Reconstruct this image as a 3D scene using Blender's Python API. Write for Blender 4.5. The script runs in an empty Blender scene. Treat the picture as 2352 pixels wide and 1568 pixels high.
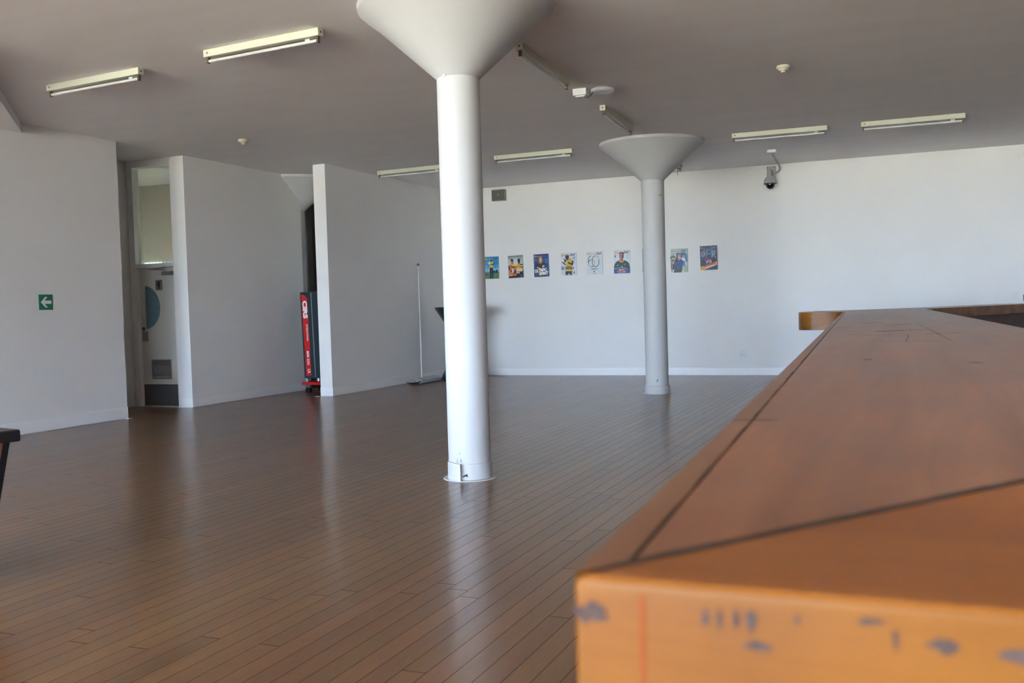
import bpy, bmesh, math, random
from mathutils import Vector, Matrix
PI = math.pi
SC = bpy.context.scene
COL = SC.collection
H = 1.30          # eye height
CE = 3.57         # ceiling height

# ------------------------------------------------------------------ camera
YAW, PITCH, ROLL = math.radians(22.65), math.radians(2.03), math.radians(1.69)
F0 = Vector((-math.sin(YAW), math.cos(YAW), 0)); R0 = Vector((math.cos(YAW), math.sin(YAW), 0)); Z = Vector((0, 0, 1))
F = F0*math.cos(PITCH) - Z*math.sin(PITCH)
U0 = R0.cross(F)
R = R0*math.cos(ROLL) - U0*math.sin(ROLL)
U = U0*math.cos(ROLL) + R0*math.sin(ROLL)
cd = bpy.data.cameras.new('camera')
cam = bpy.data.objects.new('camera', cd); COL.objects.link(cam)
cam.matrix_world = Matrix(((R.x, U.x, -F.x, 0), (R.y, U.y, -F.y, 0), (R.z, U.z, -F.z, H), (0, 0, 0, 1)))
cd.sensor_width = 36.0; cd.lens = 2250/2352*36.0
cd.clip_start = 0.05; cd.clip_end = 200
cd.dof.use_dof = True; cd.dof.focus_distance = 9.5; cd.dof.aperture_fstop = 5.6
SC.camera = cam

# ------------------------------------------------------------------ view / world
SC.view_settings.view_transform = 'Standard'
SC.view_settings.look = 'None'
SC.view_settings.gamma = 1.0
SC.view_settings.use_curve_mapping = False
SC.view_settings.exposure = 3.42
world = bpy.data.worlds.new('daylight'); SC.world = world
world.use_nodes = True
wn = world.node_tree; wn.nodes.clear()
wo = wn.nodes.new('ShaderNodeOutputWorld'); wb = wn.nodes.new('ShaderNodeBackground')
wg = wn.nodes.new('ShaderNodeTexCoord'); ws = wn.nodes.new('ShaderNodeSeparateXYZ')
wm = wn.nodes.new('ShaderNodeMapRange'); wm.inputs[1].default_value = -1; wm.inputs[2].default_value = 1
wr = wn.nodes.new('ShaderNodeValToRGB')
wn.links.new(wg.outputs['Generated'], ws.inputs[0]); wn.links.new(ws.outputs['Z'], wm.inputs[0])
wn.links.new(wm.outputs[0], wr.inputs[0]); wn.links.new(wr.outputs[0], wb.inputs[0]); wn.links.new(wb.outputs[0], wo.inputs[0])
cr = wr.color_ramp
cr.elements[0].position = 0.0; cr.elements[0].color = (4.0, 3.7, 2.95, 1)
cr.elements[1].position = 1.0; cr.elements[1].color = (0.30, 0.55, 1.0, 1)
for p, c in ((0.47, (1.00, 0.95, 0.74, 1)), (0.50, (0.95, 1.18, 1.42, 1)), (0.58, (0.68, 1.25, 2.25, 1))):
    e = cr.elements.new(p); e.color = c
wb.inputs[1].default_value = 3.0

def portal(loc, rot, sx, sy):
    l = bpy.data.lights.new('window_portal', 'AREA'); l.shape = 'RECTANGLE'; l.size = sx; l.size_y = sy
    l.cycles.is_portal = True
    o = bpy.data.objects.new('window_portal', l); o.location = loc; o.rotation_euler = rot; COL.objects.link(o)
# window wall behind the camera (faces +Y into the room), and the glazing left of it
YB = -14.0; WX0, WX1 = -9.3, -0.8; VX0, VX1 = 3.2, 5.8; WZ0, WZ1 = 0.10, 3.30
LY0, LY1 = -13.7, -2.0
portal(((WX0+WX1)/2, YB-0.05, (WZ0+WZ1)/2), (PI/2, 0, PI), WX1-WX0, WZ1-WZ0)
portal(((VX0+VX1)/2, YB-0.05, (WZ0+WZ1)/2), (PI/2, 0, PI), VX1-VX0, WZ1-WZ0)  # right-hand opening, added out of view for fill light
portal((-9.65, (LY0+LY1)/2, (WZ0+WZ1)/2), (PI/2, 0, PI/2), LY1-LY0, WZ1-WZ0)

# ------------------------------------------------------------------ helpers
def setp(o, label=None, cat=None, group=None, kind=None):
    if label: o['label'] = label
    if cat: o['category'] = cat
    if group: o['group'] = group
    if kind: o['kind'] = kind
    return o
def thing(name, label, cat, loc=(0, 0, 0), rotz=0, group=None):
    o = bpy.data.objects.new(name, None); COL.objects.link(o)
    o.empty_display_size = 0.1; o.location = loc; o.rotation_euler = (0, 0, rotz)
    return setp(o, label, cat, group)
def obj(name, bm, mats, parent=None, smooth=False, bevel=0, seg=2):
    me = bpy.data.meshes.new(name); bmesh.ops.recalc_face_normals(bm, faces=bm.faces); bm.to_mesh(me); bm.free()
    for m in (mats if isinstance(mats, (list, tuple)) else [mats]): me.materials.append(m)
    if smooth:
        for p in me.polygons: p.use_smooth = True
        try: me.set_sharp_from_angle(angle=math.radians(35))
        except Exception: pass
    o = bpy.data.objects.new(name, me); COL.objects.link(o)
    if parent: o.parent = parent
    if bevel:
        b = o.modifiers.new('bevel', 'BEVEL'); b.width = bevel; b.segments = seg; b.limit_method = 'ANGLE'
    return o
def struct(name, bm, mats, parent=None, **k):
    o = obj(name, bm, mats, parent, **k)
    if not parent: o['kind'] = 'structure'
    return o
def BM(): return bmesh.new()
def box(bm, x0, x1, y0, y1, z0, z1, mi=0):
    vs = [bm.verts.new(p) for p in ((x0,y0,z0),(x1,y0,z0),(x1,y1,z0),(x0,y1,z0),(x0,y0,z1),(x1,y0,z1),(x1,y1,z1),(x0,y1,z1))]
    for f in ((0,3,2,1),(4,5,6,7),(0,1,5,4),(1,2,6,5),(2,3,7,6),(3,0,4,7)):
        fc = bm.faces.new([vs[i] for i in f]); fc.material_index = mi
    return bm
def prism(bm, pts, z0, z1, mi=0):
    a = [bm.verts.new((x, y, z0)) for x, y in pts]; b = [bm.verts.new((x, y, z1)) for x, y in pts]
    n = len(pts)
    fs = [bm.faces.new(a[::-1]), bm.faces.new(b)] + [bm.faces.new((a[i], a[(i+1) % n], b[(i+1) % n], b[i])) for i in range(n)]
    for f in fs: f.material_index = mi
    return bm
def lathe(bm, prof, cx=0, cy=0, n=48, a0=0, a1=2*PI, mi=0):
    full = abs(a1-a0-2*PI) < 1e-6
    m = n if full else n+1
    rings = []
    for r, z in prof:
        rings.append([bm.verts.new((cx+max(r, 1e-5)*math.cos(a0+(a1-a0)*i/n), cy+max(r, 1e-5)*math.sin(a0+(a1-a0)*i/n), z)) for i in range(m)])
    for k in range(len(rings)-1):
        for i in range(n):
            j = (i+1) % m
            f = bm.faces.new((rings[k][i], rings[k][j], rings[k+1][j], rings[k+1][i])); f.material_index = mi
    return bm
def tube(bm, pts, r, n=10, cap=True, mi=0):
    pts = [Vector(p) for p in pts]; rings = []
    prev = None
    for i, p in enumerate(pts):
        d = (pts[min(i+1, len(pts)-1)] - pts[max(i-1, 0)]).normalized()
        up = Vector((0, 0, 1)) if abs(d.z) < 0.95 else Vector((1, 0, 0))
        if prev is not None: up = prev
        s = d.cross(up).normalized(); t = s.cross(d).normalized(); prev = t
        rr = r[i] if isinstance(r, (list, tuple)) else r
        rings.append([bm.verts.new(p + s*rr*math.cos(2*PI*k/n) + t*rr*math.sin(2*PI*k/n)) for k in range(n)])
    for a, b in zip(rings, rings[1:]):
        for k in range(n):
            f = bm.faces.new((a[k], a[(k+1) % n], b[(k+1) % n], b[k])); f.material_index = mi
    if cap: bm.faces.new(rings[0][::-1]); bm.faces.new(rings[-1])
    return bm
def arcpts(c, r, a0, a1, n, ax='xz'):
    out = []
    for i in range(n+1):
        a = a0+(a1-a0)*i/n
        out.append((c[0]+r*math.cos(a), c[1], c[2]+r*math.sin(a)) if ax == 'xz' else (c[0]+r*math.cos(a), c[1]+r*math.sin(a), c[2]))
    return out

# ------------------------------------------------------------------ materials
def s2l(c):
    return tuple((v/255/12.92 if v/255 <= 0.04045 else ((v/255+0.055)/1.055)**2.4) for v in c)
def mat(name, col, rough=0.5, metal=0.0, coat=0.0, spec=0.5, bump=None, var=None, emis=None):
    m = bpy.data.materials.new(name); m.use_nodes = True; nt = m.node_tree
    b = nt.nodes['Principled BSDF']
    b.inputs['Base Color'].default_value = (*col, 1); b.inputs['Roughness'].default_value = rough
    b.inputs['Metallic'].default_value = metal; b.inputs['Coat Weight'].default_value = coat
    b.inputs['Specular IOR Level'].default_value = spec
    tc = nt.nodes.new('ShaderNodeTexCoord')
    if var:      # (scale vector, noise scale, amount)
        mp = nt.nodes.new('ShaderNodeMapping'); mp.inputs['Scale'].default_value = var[0]
        nz = nt.nodes.new('ShaderNodeTexNoise'); nz.inputs['Scale'].default_value = var[1]; nz.inputs['Detail'].default_value = 6
        mx = nt.nodes.new('ShaderNodeMix'); mx.data_type = 'RGBA'
        k = var[2]
        mx.inputs[6].default_value = (*[v*(1-k) for v in col], 1); mx.inputs[7].default_value = (*[min(1, v*(1+k)) for v in col], 1)
        nt.links.new(tc.outputs['Object'], mp.inputs[0]); nt.links.new(mp.outputs[0], nz.inputs['Vector'])
        nt.links.new(nz.outputs['Fac'], mx.inputs[0]); nt.links.new(mx.outputs[2], b.inputs['Base Color'])
    if bump:     # (scale, strength, distance)
        nb = nt.nodes.new('ShaderNodeTexNoise'); nb.inputs['Scale'].default_value = bump[0]; nb.inputs['Detail'].default_value = 4
        bp = nt.nodes.new('ShaderNodeBump'); bp.inputs['Strength'].default_value = bump[1]; bp.inputs['Distance'].default_value = bump[2]
        nt.links.new(tc.outputs['Object'], nb.inputs['Vector']); nt.links.new(nb.outputs['Fac'], bp.inputs['Height']); nt.links.new(bp.outputs[0], b.inputs['Normal'])
    if emis:
        b.inputs['Emission Color'].default_value = (*emis[0], 1); b.inputs['Emission Strength'].default_value = emis[1]
    return m
M = {}
M['wall'] = mat('white wall paint', (0.82, 0.82, 0.81), 0.75, bump=(55, 0.25, 0.004), var=((1, 1, 1), 1.6, 0.03))
M['ceil'] = mat('ceiling plaster', (0.90, 0.88, 0.86), 0.9, bump=(18, 0.3, 0.006), var=((0.6, 3, 1), 1.2, 0.05))
M['washwall'] = mat('cream washroom paint', (0.62, 0.56, 0.44), 0.6)
M['column'] = mat('column gloss paint', (0.56, 0.57, 0.57), 0.5, spec=0.12, bump=(26, 0.12, 0.003))
M['trim'] = mat('white skirting paint', (0.88, 0.88, 0.88), 0.38)
M['doorpaint'] = mat('door paint', (0.70, 0.70, 0.66), 0.45, var=((1, 1, 1), 3, 0.03))
M['steel'] = mat('brushed steel', (0.33, 0.33, 0.34), 0.38, metal=0.7, var=((40, 1, 1), 8, 0.1))
M['kick'] = mat('grey kick plate', (0.13, 0.13, 0.135), 0.45, metal=0.4)
M['dark'] = mat('black plastic', (0.012, 0.013, 0.015), 0.35)
M['black'] = mat('black laminate', (0.010, 0.012, 0.016), 0.3, var=((1, 1, 1), 30, 0.2))
M['passage_shade'] = mat('painted passage shade', (0.012, 0.009, 0.007), 0.6)  # near-black colour stands in for the unlit space off the passage
M['white'] = mat('white enamel', (0.60, 0.61, 0.50), 0.5, spec=0.15)
M['plastic'] = mat('white plastic', (0.75, 0.77, 0.76), 0.4)
M['cream'] = mat('cream plastic', (0.66, 0.62, 0.47), 0.45)
M['tube'] = mat('unlit fluorescent tube', (0.62, 0.62, 0.60), 0.25)
M['holder'] = mat('brown lamp holder', (0.10, 0.07, 0.04), 0.5)
M['alu'] = mat('aluminium', (0.55, 0.56, 0.57), 0.3, metal=0.85)
M['alu_dull'] = mat('grey aluminium', (0.23, 0.25, 0.26), 0.45, metal=0.3)
M['chrome'] = mat('polished chrome', (0.75, 0.78, 0.82), 0.12, metal=1.0)
M['camgrey'] = mat('grey camera casing', (0.40, 0.41, 0.39), 0.5)
M['dome'] = mat('smoked dome', (0.01, 0.01, 0.012), 0.06)
M['boxgrey'] = mat('grey speaker front', (0.115, 0.118, 0.10), 0.7, bump=(300, 0.3, 0.001))
M['boxside'] = mat('beige speaker casing', (0.33, 0.29, 0.23), 0.6)
M['green'] = mat('exit sign green', s2l((10, 112, 78)), 0.4)
M['signwhite'] = mat('sign white', (0.80, 0.82, 0.82), 0.45)
M['red'] = mat('red lacquer', (0.55, 0.006, 0.006), 0.35)
M['maroon'] = mat('maroon plastic', (0.13, 0.035, 0.035), 0.4)
M['case'] = mat('dark teal case', (0.012, 0.028, 0.036), 0.35, var=((1, 1, 1), 20, 0.2))
M['rubber'] = mat('black rubber', (0.015, 0.015, 0.017), 0.6)
M['seam'] = mat('dark joint filler', (0.035, 0.022, 0.014), 0.8)
M['chip'] = mat('chipped grey paint', (0.28, 0.33, 0.36), 0.7)
M['chipdark'] = mat('dark chip', (0.05, 0.05, 0.05), 0.8)
M['scar'] = mat('dark scratch', (0.045, 0.028, 0.022), 0.7)
M['metalstrip'] = mat('grey inlay', (0.085, 0.075, 0.062), 0.5, metal=0.2)
M['glass'] = None
def glassmat(name, tint=(0.85, 0.9, 0.88), gl=0.12):
    m = bpy.data.materials.new(name); m.use_nodes = True; nt = m.node_tree; nt.nodes.clear()
    o = nt.nodes.new('ShaderNodeOutputMaterial'); t = nt.nodes.new('ShaderNodeBsdfTransparent'); g = nt.nodes.new('ShaderNodeBsdfGlossy'); mx = nt.nodes.new('ShaderNodeMixShader')
    t.inputs[0].default_value = (*tint, 1); g.inputs['Roughness'].default_value = 0.02; mx.inputs[0].default_value = gl
    nt.links.new(t.outputs[0], mx.inputs[1]); nt.links.new(g.outputs[0], mx.inputs[2]); nt.links.new(mx.outputs[0], o.inputs[0])
    return m
M['glass'] = glassmat('clear glass')
M['frost'] = mat('frosted bathroom glass', (0.16, 0.27, 0.32), 0.25, bump=(60, 0.8, 0.01), var=((1, 1, 1), 25, 0.35))
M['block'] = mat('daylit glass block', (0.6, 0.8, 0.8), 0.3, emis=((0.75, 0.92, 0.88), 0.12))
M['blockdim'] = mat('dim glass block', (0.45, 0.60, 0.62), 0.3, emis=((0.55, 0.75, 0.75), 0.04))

def floormat():
    m = bpy.data.materials.new('varnished floor boards'); m.use_nodes = True; nt = m.node_tree; N = nt.nodes; L = nt.links
    b = N['Principled BSDF']; tc = N.new('ShaderNodeTexCoord'); sp = N.new('ShaderNodeSeparateXYZ'); L.new(tc.outputs['Object'], sp.inputs[0])
    def mth(op, a, bb=None, c=None):
        n = N.new('ShaderNodeMath'); n.operation = op
        for i, v in enumerate((a, bb, c)):
            if v is None: continue
            if isinstance(v, (int, float)): n.inputs[i].default_value = v
            else: L.new(v, n.inputs[i])
        return n.outputs[0]
    xs = mth('DIVIDE', sp.outputs['X'], 0.097); row = mth('FLOOR', xs); fx = mth('FRACT', xs)
    wn1 = N.new('ShaderNodeTexWhiteNoise'); wn1.noise_dimensions = '1D'; L.new(row, wn1.inputs['W'])
    ys = mth('ADD', mth('DIVIDE', sp.outputs['Y'], 2.3), mth('MULTIPLY', wn1.outputs['Value'], 7.3))
    pl = mth('FLOOR', ys); fy = mth('FRACT', ys)
    cb = N.new('ShaderNodeCombineXYZ'); L.new(row, cb.inputs[0]); L.new(pl, cb.inputs[1])
    wn2 = N.new('ShaderNodeTexWhiteNoise'); wn2.noise_dimensions = '2D'; L.new(cb.outputs[0], wn2.inputs['Vector'])
    gapx = mth('LESS_THAN', mth('MINIMUM', fx, mth('SUBTRACT', 1, fx)), 0.014)
    gapy = mth('LESS_THAN', mth('MINIMUM', fy, mth('SUBTRACT', 1, fy)), 0.0009)
    gap = mth('MAXIMUM', gapx, gapy)
    # grain : stretched along the boards, shifted per board
    off = N.new('ShaderNodeVectorMath'); off.operation = 'ADD'
    sc = N.new('ShaderNodeVectorMath'); sc.operation = 'MULTIPLY'; sc.inputs[1].default_value = (1, 0.07, 1)
    L.new(tc.outputs['Object'], sc.inputs[0]); L.new(sc.outputs[0], off.inputs[0])
    wc = N.new('ShaderNodeVectorMath'); wc.operation = 'SCALE'; wc.inputs['Scale'].default_value = 9; L.new(wn2.outputs['Color'], wc.inputs[0]); L.new(wc.outputs[0], off.inputs[1])
    nz = N.new('ShaderNodeTexNoise'); nz.inputs['Scale'].default_value = 170; nz.inputs['Detail'].default_value = 5; nz.inputs['Roughness'].default_value = 0.7; L.new(off.outputs[0], nz.inputs['Vector'])
    nz2 = N.new('ShaderNodeTexNoise'); nz2.inputs['Scale'].default_value = 22; nz2.inputs['Detail'].default_value = 3; L.new(off.outputs[0], nz2.inputs['Vector'])
    r1 = N.new('ShaderNodeValToRGB'); e = r1.color_ramp.elements
    e[0].position = 0.30; e[0].color = (0.115, 0.053, 0.018, 1); e[1].position = 0.72; e[1].color = (0.225, 0.112, 0.045, 1)
    L.new(mth('MULTIPLY_ADD', nz2.outputs['Fac'], 0.35, mth('MULTIPLY', nz.outputs['Fac'], 0.65)), r1.inputs[0])
    hv = N.new('ShaderNodeHueSaturation'); L.new(r1.outputs[0], hv.inputs['Color'])
    L.new(mth('MULTIPLY_ADD', wn2.outputs['Value'], 0.34, 0.80), hv.inputs['Value'])
    L.new(mth('MULTIPLY_ADD', wn1.outputs['Value'], 0.012, 0.494), hv.inputs['Hue'])
    mx = N.new('ShaderNodeMix'); mx.data_type = 'RGBA'; mx.inputs[7].default_value = (0.045, 0.026, 0.016, 1)
    L.new(gap, mx.inputs[0]); L.new(hv.outputs[0], mx.inputs[6]); L.new(mx.outputs[2], b.inputs['Base Color'])
    # worn varnish
    nr = N.new('ShaderNodeTexNoise'); nr.inputs['Scale'].default_value = 1.3; nr.inputs['Detail'].default_value = 4; L.new(tc.outputs['Object'], nr.inputs['Vector'])
    L.new(mth('ADD', mth('MULTIPLY_ADD', nr.outputs['Fac'], 0.03, 0.278), mth('MULTIPLY', gap, 0.7)), b.inputs['Roughness'])
    bp = N.new('ShaderNodeBump'); bp.inputs['Strength'].default_value = 0.35; bp.inputs['Distance'].default_value = 0.0012
    L.new(mth('SUBTRACT', 1.0, gap), bp.inputs['Height']); L.new(bp.outputs[0], b.inputs['Normal'])
    L.new(mth('MULTIPLY', mth('SUBTRACT', 1.0, gap), 0.42), b.inputs['Specular IOR Level'])
    b.inputs['Coat Roughness'].default_value = 0.13; L.new(mth('MULTIPLY', mth('SUBTRACT', 1.0, gap), 0.22), b.inputs['Coat Weight'])
    return m
M['floor'] = floormat()

def woodmat(name, c0, c1, rough, axis='y', coat=0.0, scale=14, stains=0.0, spec=0.5):
    m = bpy.data.materials.new(name); m.use_nodes = True; nt = m.node_tree; N = nt.nodes; L = nt.links
    b = N['Principled BSDF']; tc = N.new('ShaderNodeTexCoord'); mp = N.new('ShaderNodeMapping'); L.new(tc.outputs['Object'], mp.inputs[0])
    mp.inputs['Scale'].default_value = {'y': (1, 0.06, 1), 'x': (0.06, 1, 1), 'z': (1, 1, 0.07)}[axis]
    nz = N.new('ShaderNodeTexNoise'); nz.inputs['Scale'].default_value = scale; nz.inputs['Detail'].default_value = 8; nz.inputs['Roughness'].default_value = 0.6; nz.inputs['Distortion'].default_value = 0.6
    L.new(mp.outputs[0], nz.inputs['Vector'])
    r = N.new('ShaderNodeValToRGB'); e = r.color_ramp.elements; e[0].position = 0.32; e[0].color = (*c0, 1); e[1].position = 0.68; e[1].color = (*c1, 1)
    L.new(nz.outputs['Fac'], r.inputs[0])
    n2 = N.new('ShaderNodeTexNoise'); n2.inputs['Scale'].default_value = 3.2; n2.inputs['Detail'].default_value = 5; L.new(tc.outputs['Object'], n2.inputs['Vector'])
    mx = N.new('ShaderNodeMix'); mx.data_type = 'RGBA'; mx.blend_type = 'MULTIPLY'
    r2 = N.new('ShaderNodeValToRGB'); r2.color_ramp.elements[0].position = 0.35; r2.color_ramp.elements[1].position = 0.65
    k = 1-stains; r2.color_ramp.elements[0].color = (k, k*0.97, k*0.95, 1); r2.color_ramp.elements[1].color = (1, 1, 1, 1)
    L.new(n2.outputs['Fac'], r2.inputs[0]); mx.inputs[0].default_value = 1; L.new(r.outputs[0], mx.inputs[6]); L.new(r2.outputs[0], mx.inputs[7])
    L.new(mx.outputs[2], b.inputs['Base Color'])
    mr = N.new('ShaderNodeMapRange'); mr.inputs[3].default_value = rough-0.015; mr.inputs[4].default_value = rough+0.025; L.new(n2.outputs['Fac'], mr.inputs[0]); L.new(mr.outputs[0], b.inputs['Roughness'])
    b.inputs['Coat Weight'].default_value = coat; b.inputs['Coat Roughness'].default_value = 0.12; b.inputs['Specular IOR Level'].default_value = spec
    bp = N.new('ShaderNodeBump'); bp.inputs['Strength'].default_value = 0.2; bp.inputs['Distance'].default_value = 0.001; L.new(nz.outputs['Fac'], bp.inputs['Height']); L.new(bp.outputs[0], b.inputs['Normal'])
    return m
M['bartop'] = woodmat('worn bar top veneer', (0.215, 0.076, 0.029), (0.34, 0.140, 0.066), 0.305, 'y', 0.0, 11, 0.22, spec=0.2)
M['lipping'] = woodmat('bar edge lipping', (0.19, 0.070, 0.022), (0.30, 0.125, 0.045), 0.4, 'y', 0.1, 12, 0.2)
M['endtop'] = woodmat('bar end veneer', (0.26, 0.080, 0.013), (0.38, 0.135, 0.026), 0.42, 'x', 0.0, 9, 0.2, spec=0.25)
M['fascia'] = woodmat('glossy orange fascia', (0.20, 0.062, 0.006), (0.32, 0.130, 0.020), 0.32, 'x', 0.0, 8, 0.35, spec=0.18)
M['barbody'] = woodmat('bar carcass', (0.07, 0.028, 0.012), (0.11, 0.045, 0.02), 0.5, 'x', 0, 12, 0.1)
M['tablewood'] = woodmat('reddish panel', (0.20, 0.065, 0.025), (0.32, 0.12, 0.05), 0.4, 'x', 0.1, 30, 0.1)

# ------------------------------------------------------------------ room shell
XR = 6.0; YF = 17.1
struct('floor', box(BM(), -13.0, XR, YB-0.2, YF+0.2, -0.1, 0), M['floor'])
struct('ceiling', box(BM(), -13.0, XR+0.2, YB-0.2, YF+0.2, CE, CE+0.2), M['ceil'])
struct('wall_back', box(BM(), -13.0, XR+0.2, YF, YF+0.2, 0, CE), M['wall'])
struct('wall_right', box(BM(), XR, XR+0.2, YB-0.2, YF, 0, CE), M['barbody'])
# left wall: glazed towards the camera, solid beyond
bm = BM(); box(bm, -9.70, -9.50, LY1, 9.76, 0, CE)
struct('wall_left', bm, M['wall'])
bm = BM(); box(bm, -9.70, -9.50, YB, LY1, 0, WZ0); box(bm, -9.70, -9.50, YB, LY1, WZ1, CE); box(bm, -9.70, -9.50, YB, LY0, WZ0, WZ1)
struct('wall_left_sill', bm, M['wall'])
# wall behind the camera, with the long window
bm = BM(); box(bm, -9.7, XR, YB-0.2, YB, 0, WZ0); box(bm, -9.7, XR, YB-0.2, YB, WZ1, CE); box(bm, -9.7, WX0, YB-0.2, YB, WZ0, WZ1); box(bm, WX1, VX0, YB-0.2, YB, WZ0, WZ1); box(bm, VX1, XR, YB-0.2, YB, WZ0, WZ1)
struct('wall_front', bm, M['wall'])
bm = BM()
for i in range(7):
    x = WX0 + (WX1-WX0)*i/6; box(bm, x-0.03, x+0.03, YB-0.13, YB-0.05, WZ0, WZ1)
box(bm, WX0, WX1, YB-0.13, YB-0.05, WZ0, WZ0+0.05); box(bm, WX0, WX1, YB-0.13, YB-0.05, WZ1-0.05, WZ1)
struct('window_1', bm, M['trim'])
bm = BM(); box(bm, 4.47, 4.53, YB-0.13, YB-0.05, WZ0, WZ1); box(bm, VX0, VX1, YB-0.13, YB-0.05, WZ0, WZ0+0.05); box(bm, VX0, VX1, YB-0.13, YB-0.05, WZ1-0.05, WZ1)
struct('fill_window', bm, M['trim'])  # frame of the unseen opening added to fill from the right
bm = BM()
for i in range(6):
    y = LY0 + (LY1-LY0)*i/5; box(bm, -9.63, -9.55, y-0.03, y+0.03, WZ0, WZ1)
box(bm, -9.63, -9.55, LY0, LY1, WZ0, WZ0+0.05); box(bm, -9.63, -9.55, LY0, LY1, WZ1-0.05, WZ1)
struct('window_2', bm, M['trim'])
# partitions
struct('wall_alcove', box(BM(), -10.85, -10.65, 9.0, 11.12, 0, CE), M['wall'])
struct('wall_alcove_end', box(BM(), -10.65, -9.70, 8.9, 9.05, 0, CE), M['wall'])
struct('wall_partition_left', box(BM(), -9.765, -9.575, 11.08, 13.90, 0, CE), M['wall'])
struct('wall_partition_right', box(BM(), -8.60, -8.385, 12.85, YF, 0, CE), M['wall'])
struct('wall_passage_shade', box(BM(), -9.74, -9.60, 14.25, YF, 0, CE), M['passage_shade'])  # added panel across the dark opening, its shade put into the colour
# lowered ceiling edge, upper left
struct('trim_1', prism(BM(), [(-9.5, 8.33), (-8.46, 7.22), (-7.0, 5.66), (-7.0, 5.0), (-9.5, 5.0)], CE-0.11, CE-0.001), M['ceil'])
# skirting
def skirt(name, x0, x1, y0, y1, h=0.135):
    bm = BM(); box(bm, x0, x1, y0, y1, 0.008, h)
    struct(name, bm, M['trim'], bevel=0.004)
skirt('baseboard_back', -8.37, XR, YF-0.014, YF)
skirt('baseboard_left', -9.5, -9.486, LY1, 9.76, 0.15)
skirt('baseboard_partition_left', -9.575, -9.561, 11.075, 13.88)
skirt('baseboard_partition_left_end', -9.765, -9.561, 11.066, 11.08)
skirt('baseboard_partition_right', -8.385, -8.371, 12.845, YF-0.015)
skirt('baseboard_partition_right_end', -8.60, -8.371, 12.836, 12.85)
skirt('baseboard_alcove', -10.65, -10.636, 9.06, 11.07)
# washroom behind the door
bm = BM(); box(bm, -12.6, -9.77, 13.3, 13.45, 0, CE); box(bm, -12.6, -12.42, 11.2, 13.3, 0, CE)
box(bm, -12.6, -12.2, 11.1, 11.25, 0, CE); box(bm, -12.2, -11.0, 11.1, 11.25, 0, 1.5); box(bm, -12.2, -11.0, 11.1, 11.25, 2.0, CE); box(bm, -11.0, -10.62, 11.12, 11.25, 0, CE)
struct('wall_washroom', bm, M['washwall'])
portal((-11.6, 11.05, 1.75), (PI/2, 0, PI), 1.2, 0.5)  # unseen opening added so daylight reaches the washroom's far wall
bm = BM()
for i in range(9):
    x = -12.40 + i*0.0765
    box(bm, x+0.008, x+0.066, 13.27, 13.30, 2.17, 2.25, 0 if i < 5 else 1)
struct('window_3', bm, [M['block'], M['blockdim']])

# ------------------------------------------------------------------ door
DY = 11.15
bm = BM()
box(bm, -10.64, -10.535, DY-0.05, DY+0.08, 0, CE); box(bm, -9.845, -9.765, DY-0.05, DY+0.08, 0, CE)
box(bm, -10.535, -9.845, DY-0.05, DY+0.08, CE-0.10, CE); box(bm, -10.535, -9.845, DY-0.05, DY+0.08, 2.02, 2.075)
box(bm, -10.535, -10.515, DY, DY+0.08, 0, 2.02)
door = struct('door_1', bm, M['trim'], bevel=0.003)
# leaf with a half-moon opening
def panel_with_hole(bm, outer, hole, y0, y1):
    # outer rectangle x0,x1,z0,z1, hole: list of (x,z) ccw
    x0, x1, z0, z1 = outer
    hx0 = min(p[0] for p in hole); hx1 = max(p[0] for p in hole); hz0 = min(p[1] for p in hole); hz1 = max(p[1] for p in hole)
    box(bm, x0, hx0, y0, y1, z0, z1); box(bm, hx1, x1, y0, y1, z0, z1); box(bm, hx0, hx1, y0, y1, z0, hz0); box(bm, hx0, hx1, y0, y1, hz1, z1)
zc, rz, rx = 1.446, 0.312, 0.285
hx = -10.435
leaf = BM()
x0, x1 = -10.513, -9.847
box(leaf, x0, hx, DY, DY+0.045, 0.002, 2.018); box(leaf, hx+rx, x1, DY, DY+0.045, 0.002, 2.018)
box(leaf, hx, hx+rx, DY, DY+0.045, 0.01, zc-rz); box(leaf, hx, hx+rx, DY, DY+0.045, zc+rz, 2.018)
for s in (1, -1):
    n = 20
    for y in (DY, DY+0.045):
        for i in range(n):
            a, b = PI/2*i/n, PI/2*(i+1)/n
            p = [(hx+rx*math.cos(a), zc+s*rz*math.sin(a)), (hx+rx*math.cos(b), zc+s*rz*math.sin(b)), (hx+rx, zc+s*rz)]
            leaf.faces.new([leaf.verts.new((q[0], y, q[1])) for q in p])
    for i in range(n):
        a, b = PI/2*i/n, PI/2*(i+1)/n
        p = [(hx+rx*math.cos(a), zc+s*rz*math.sin(a)), (hx+rx*math.cos(b), zc+s*rz*math.sin(b))]
        leaf.faces.new([leaf.verts.new(q) for q in ((p[0][0], DY, p[0][1]), (p[1][0], DY, p[1][1]), (p[1][0], DY+0.045, p[1][1]), (p[0][0], DY+0.045, p[0][1]))])
lf = obj('door_leaf', leaf, M['doorpaint'], door)
gb = BM(); pts = [(hx+rx*math.cos(a), zc+rz*math.sin(a)) for a in [(-PI/2+PI*i/30) for i in range(31)]]
a = [gb.verts.new((x, DY+0.018, z)) for x, z in pts]; b = [gb.verts.new((x, DY+0.026, z)) for x, z in pts]
gb.faces.new(a); gb.faces.new(b[::-1])
setp(obj('vision_panel', gb, M['frost'], lf), 'blue frosted glass half-moon')
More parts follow.
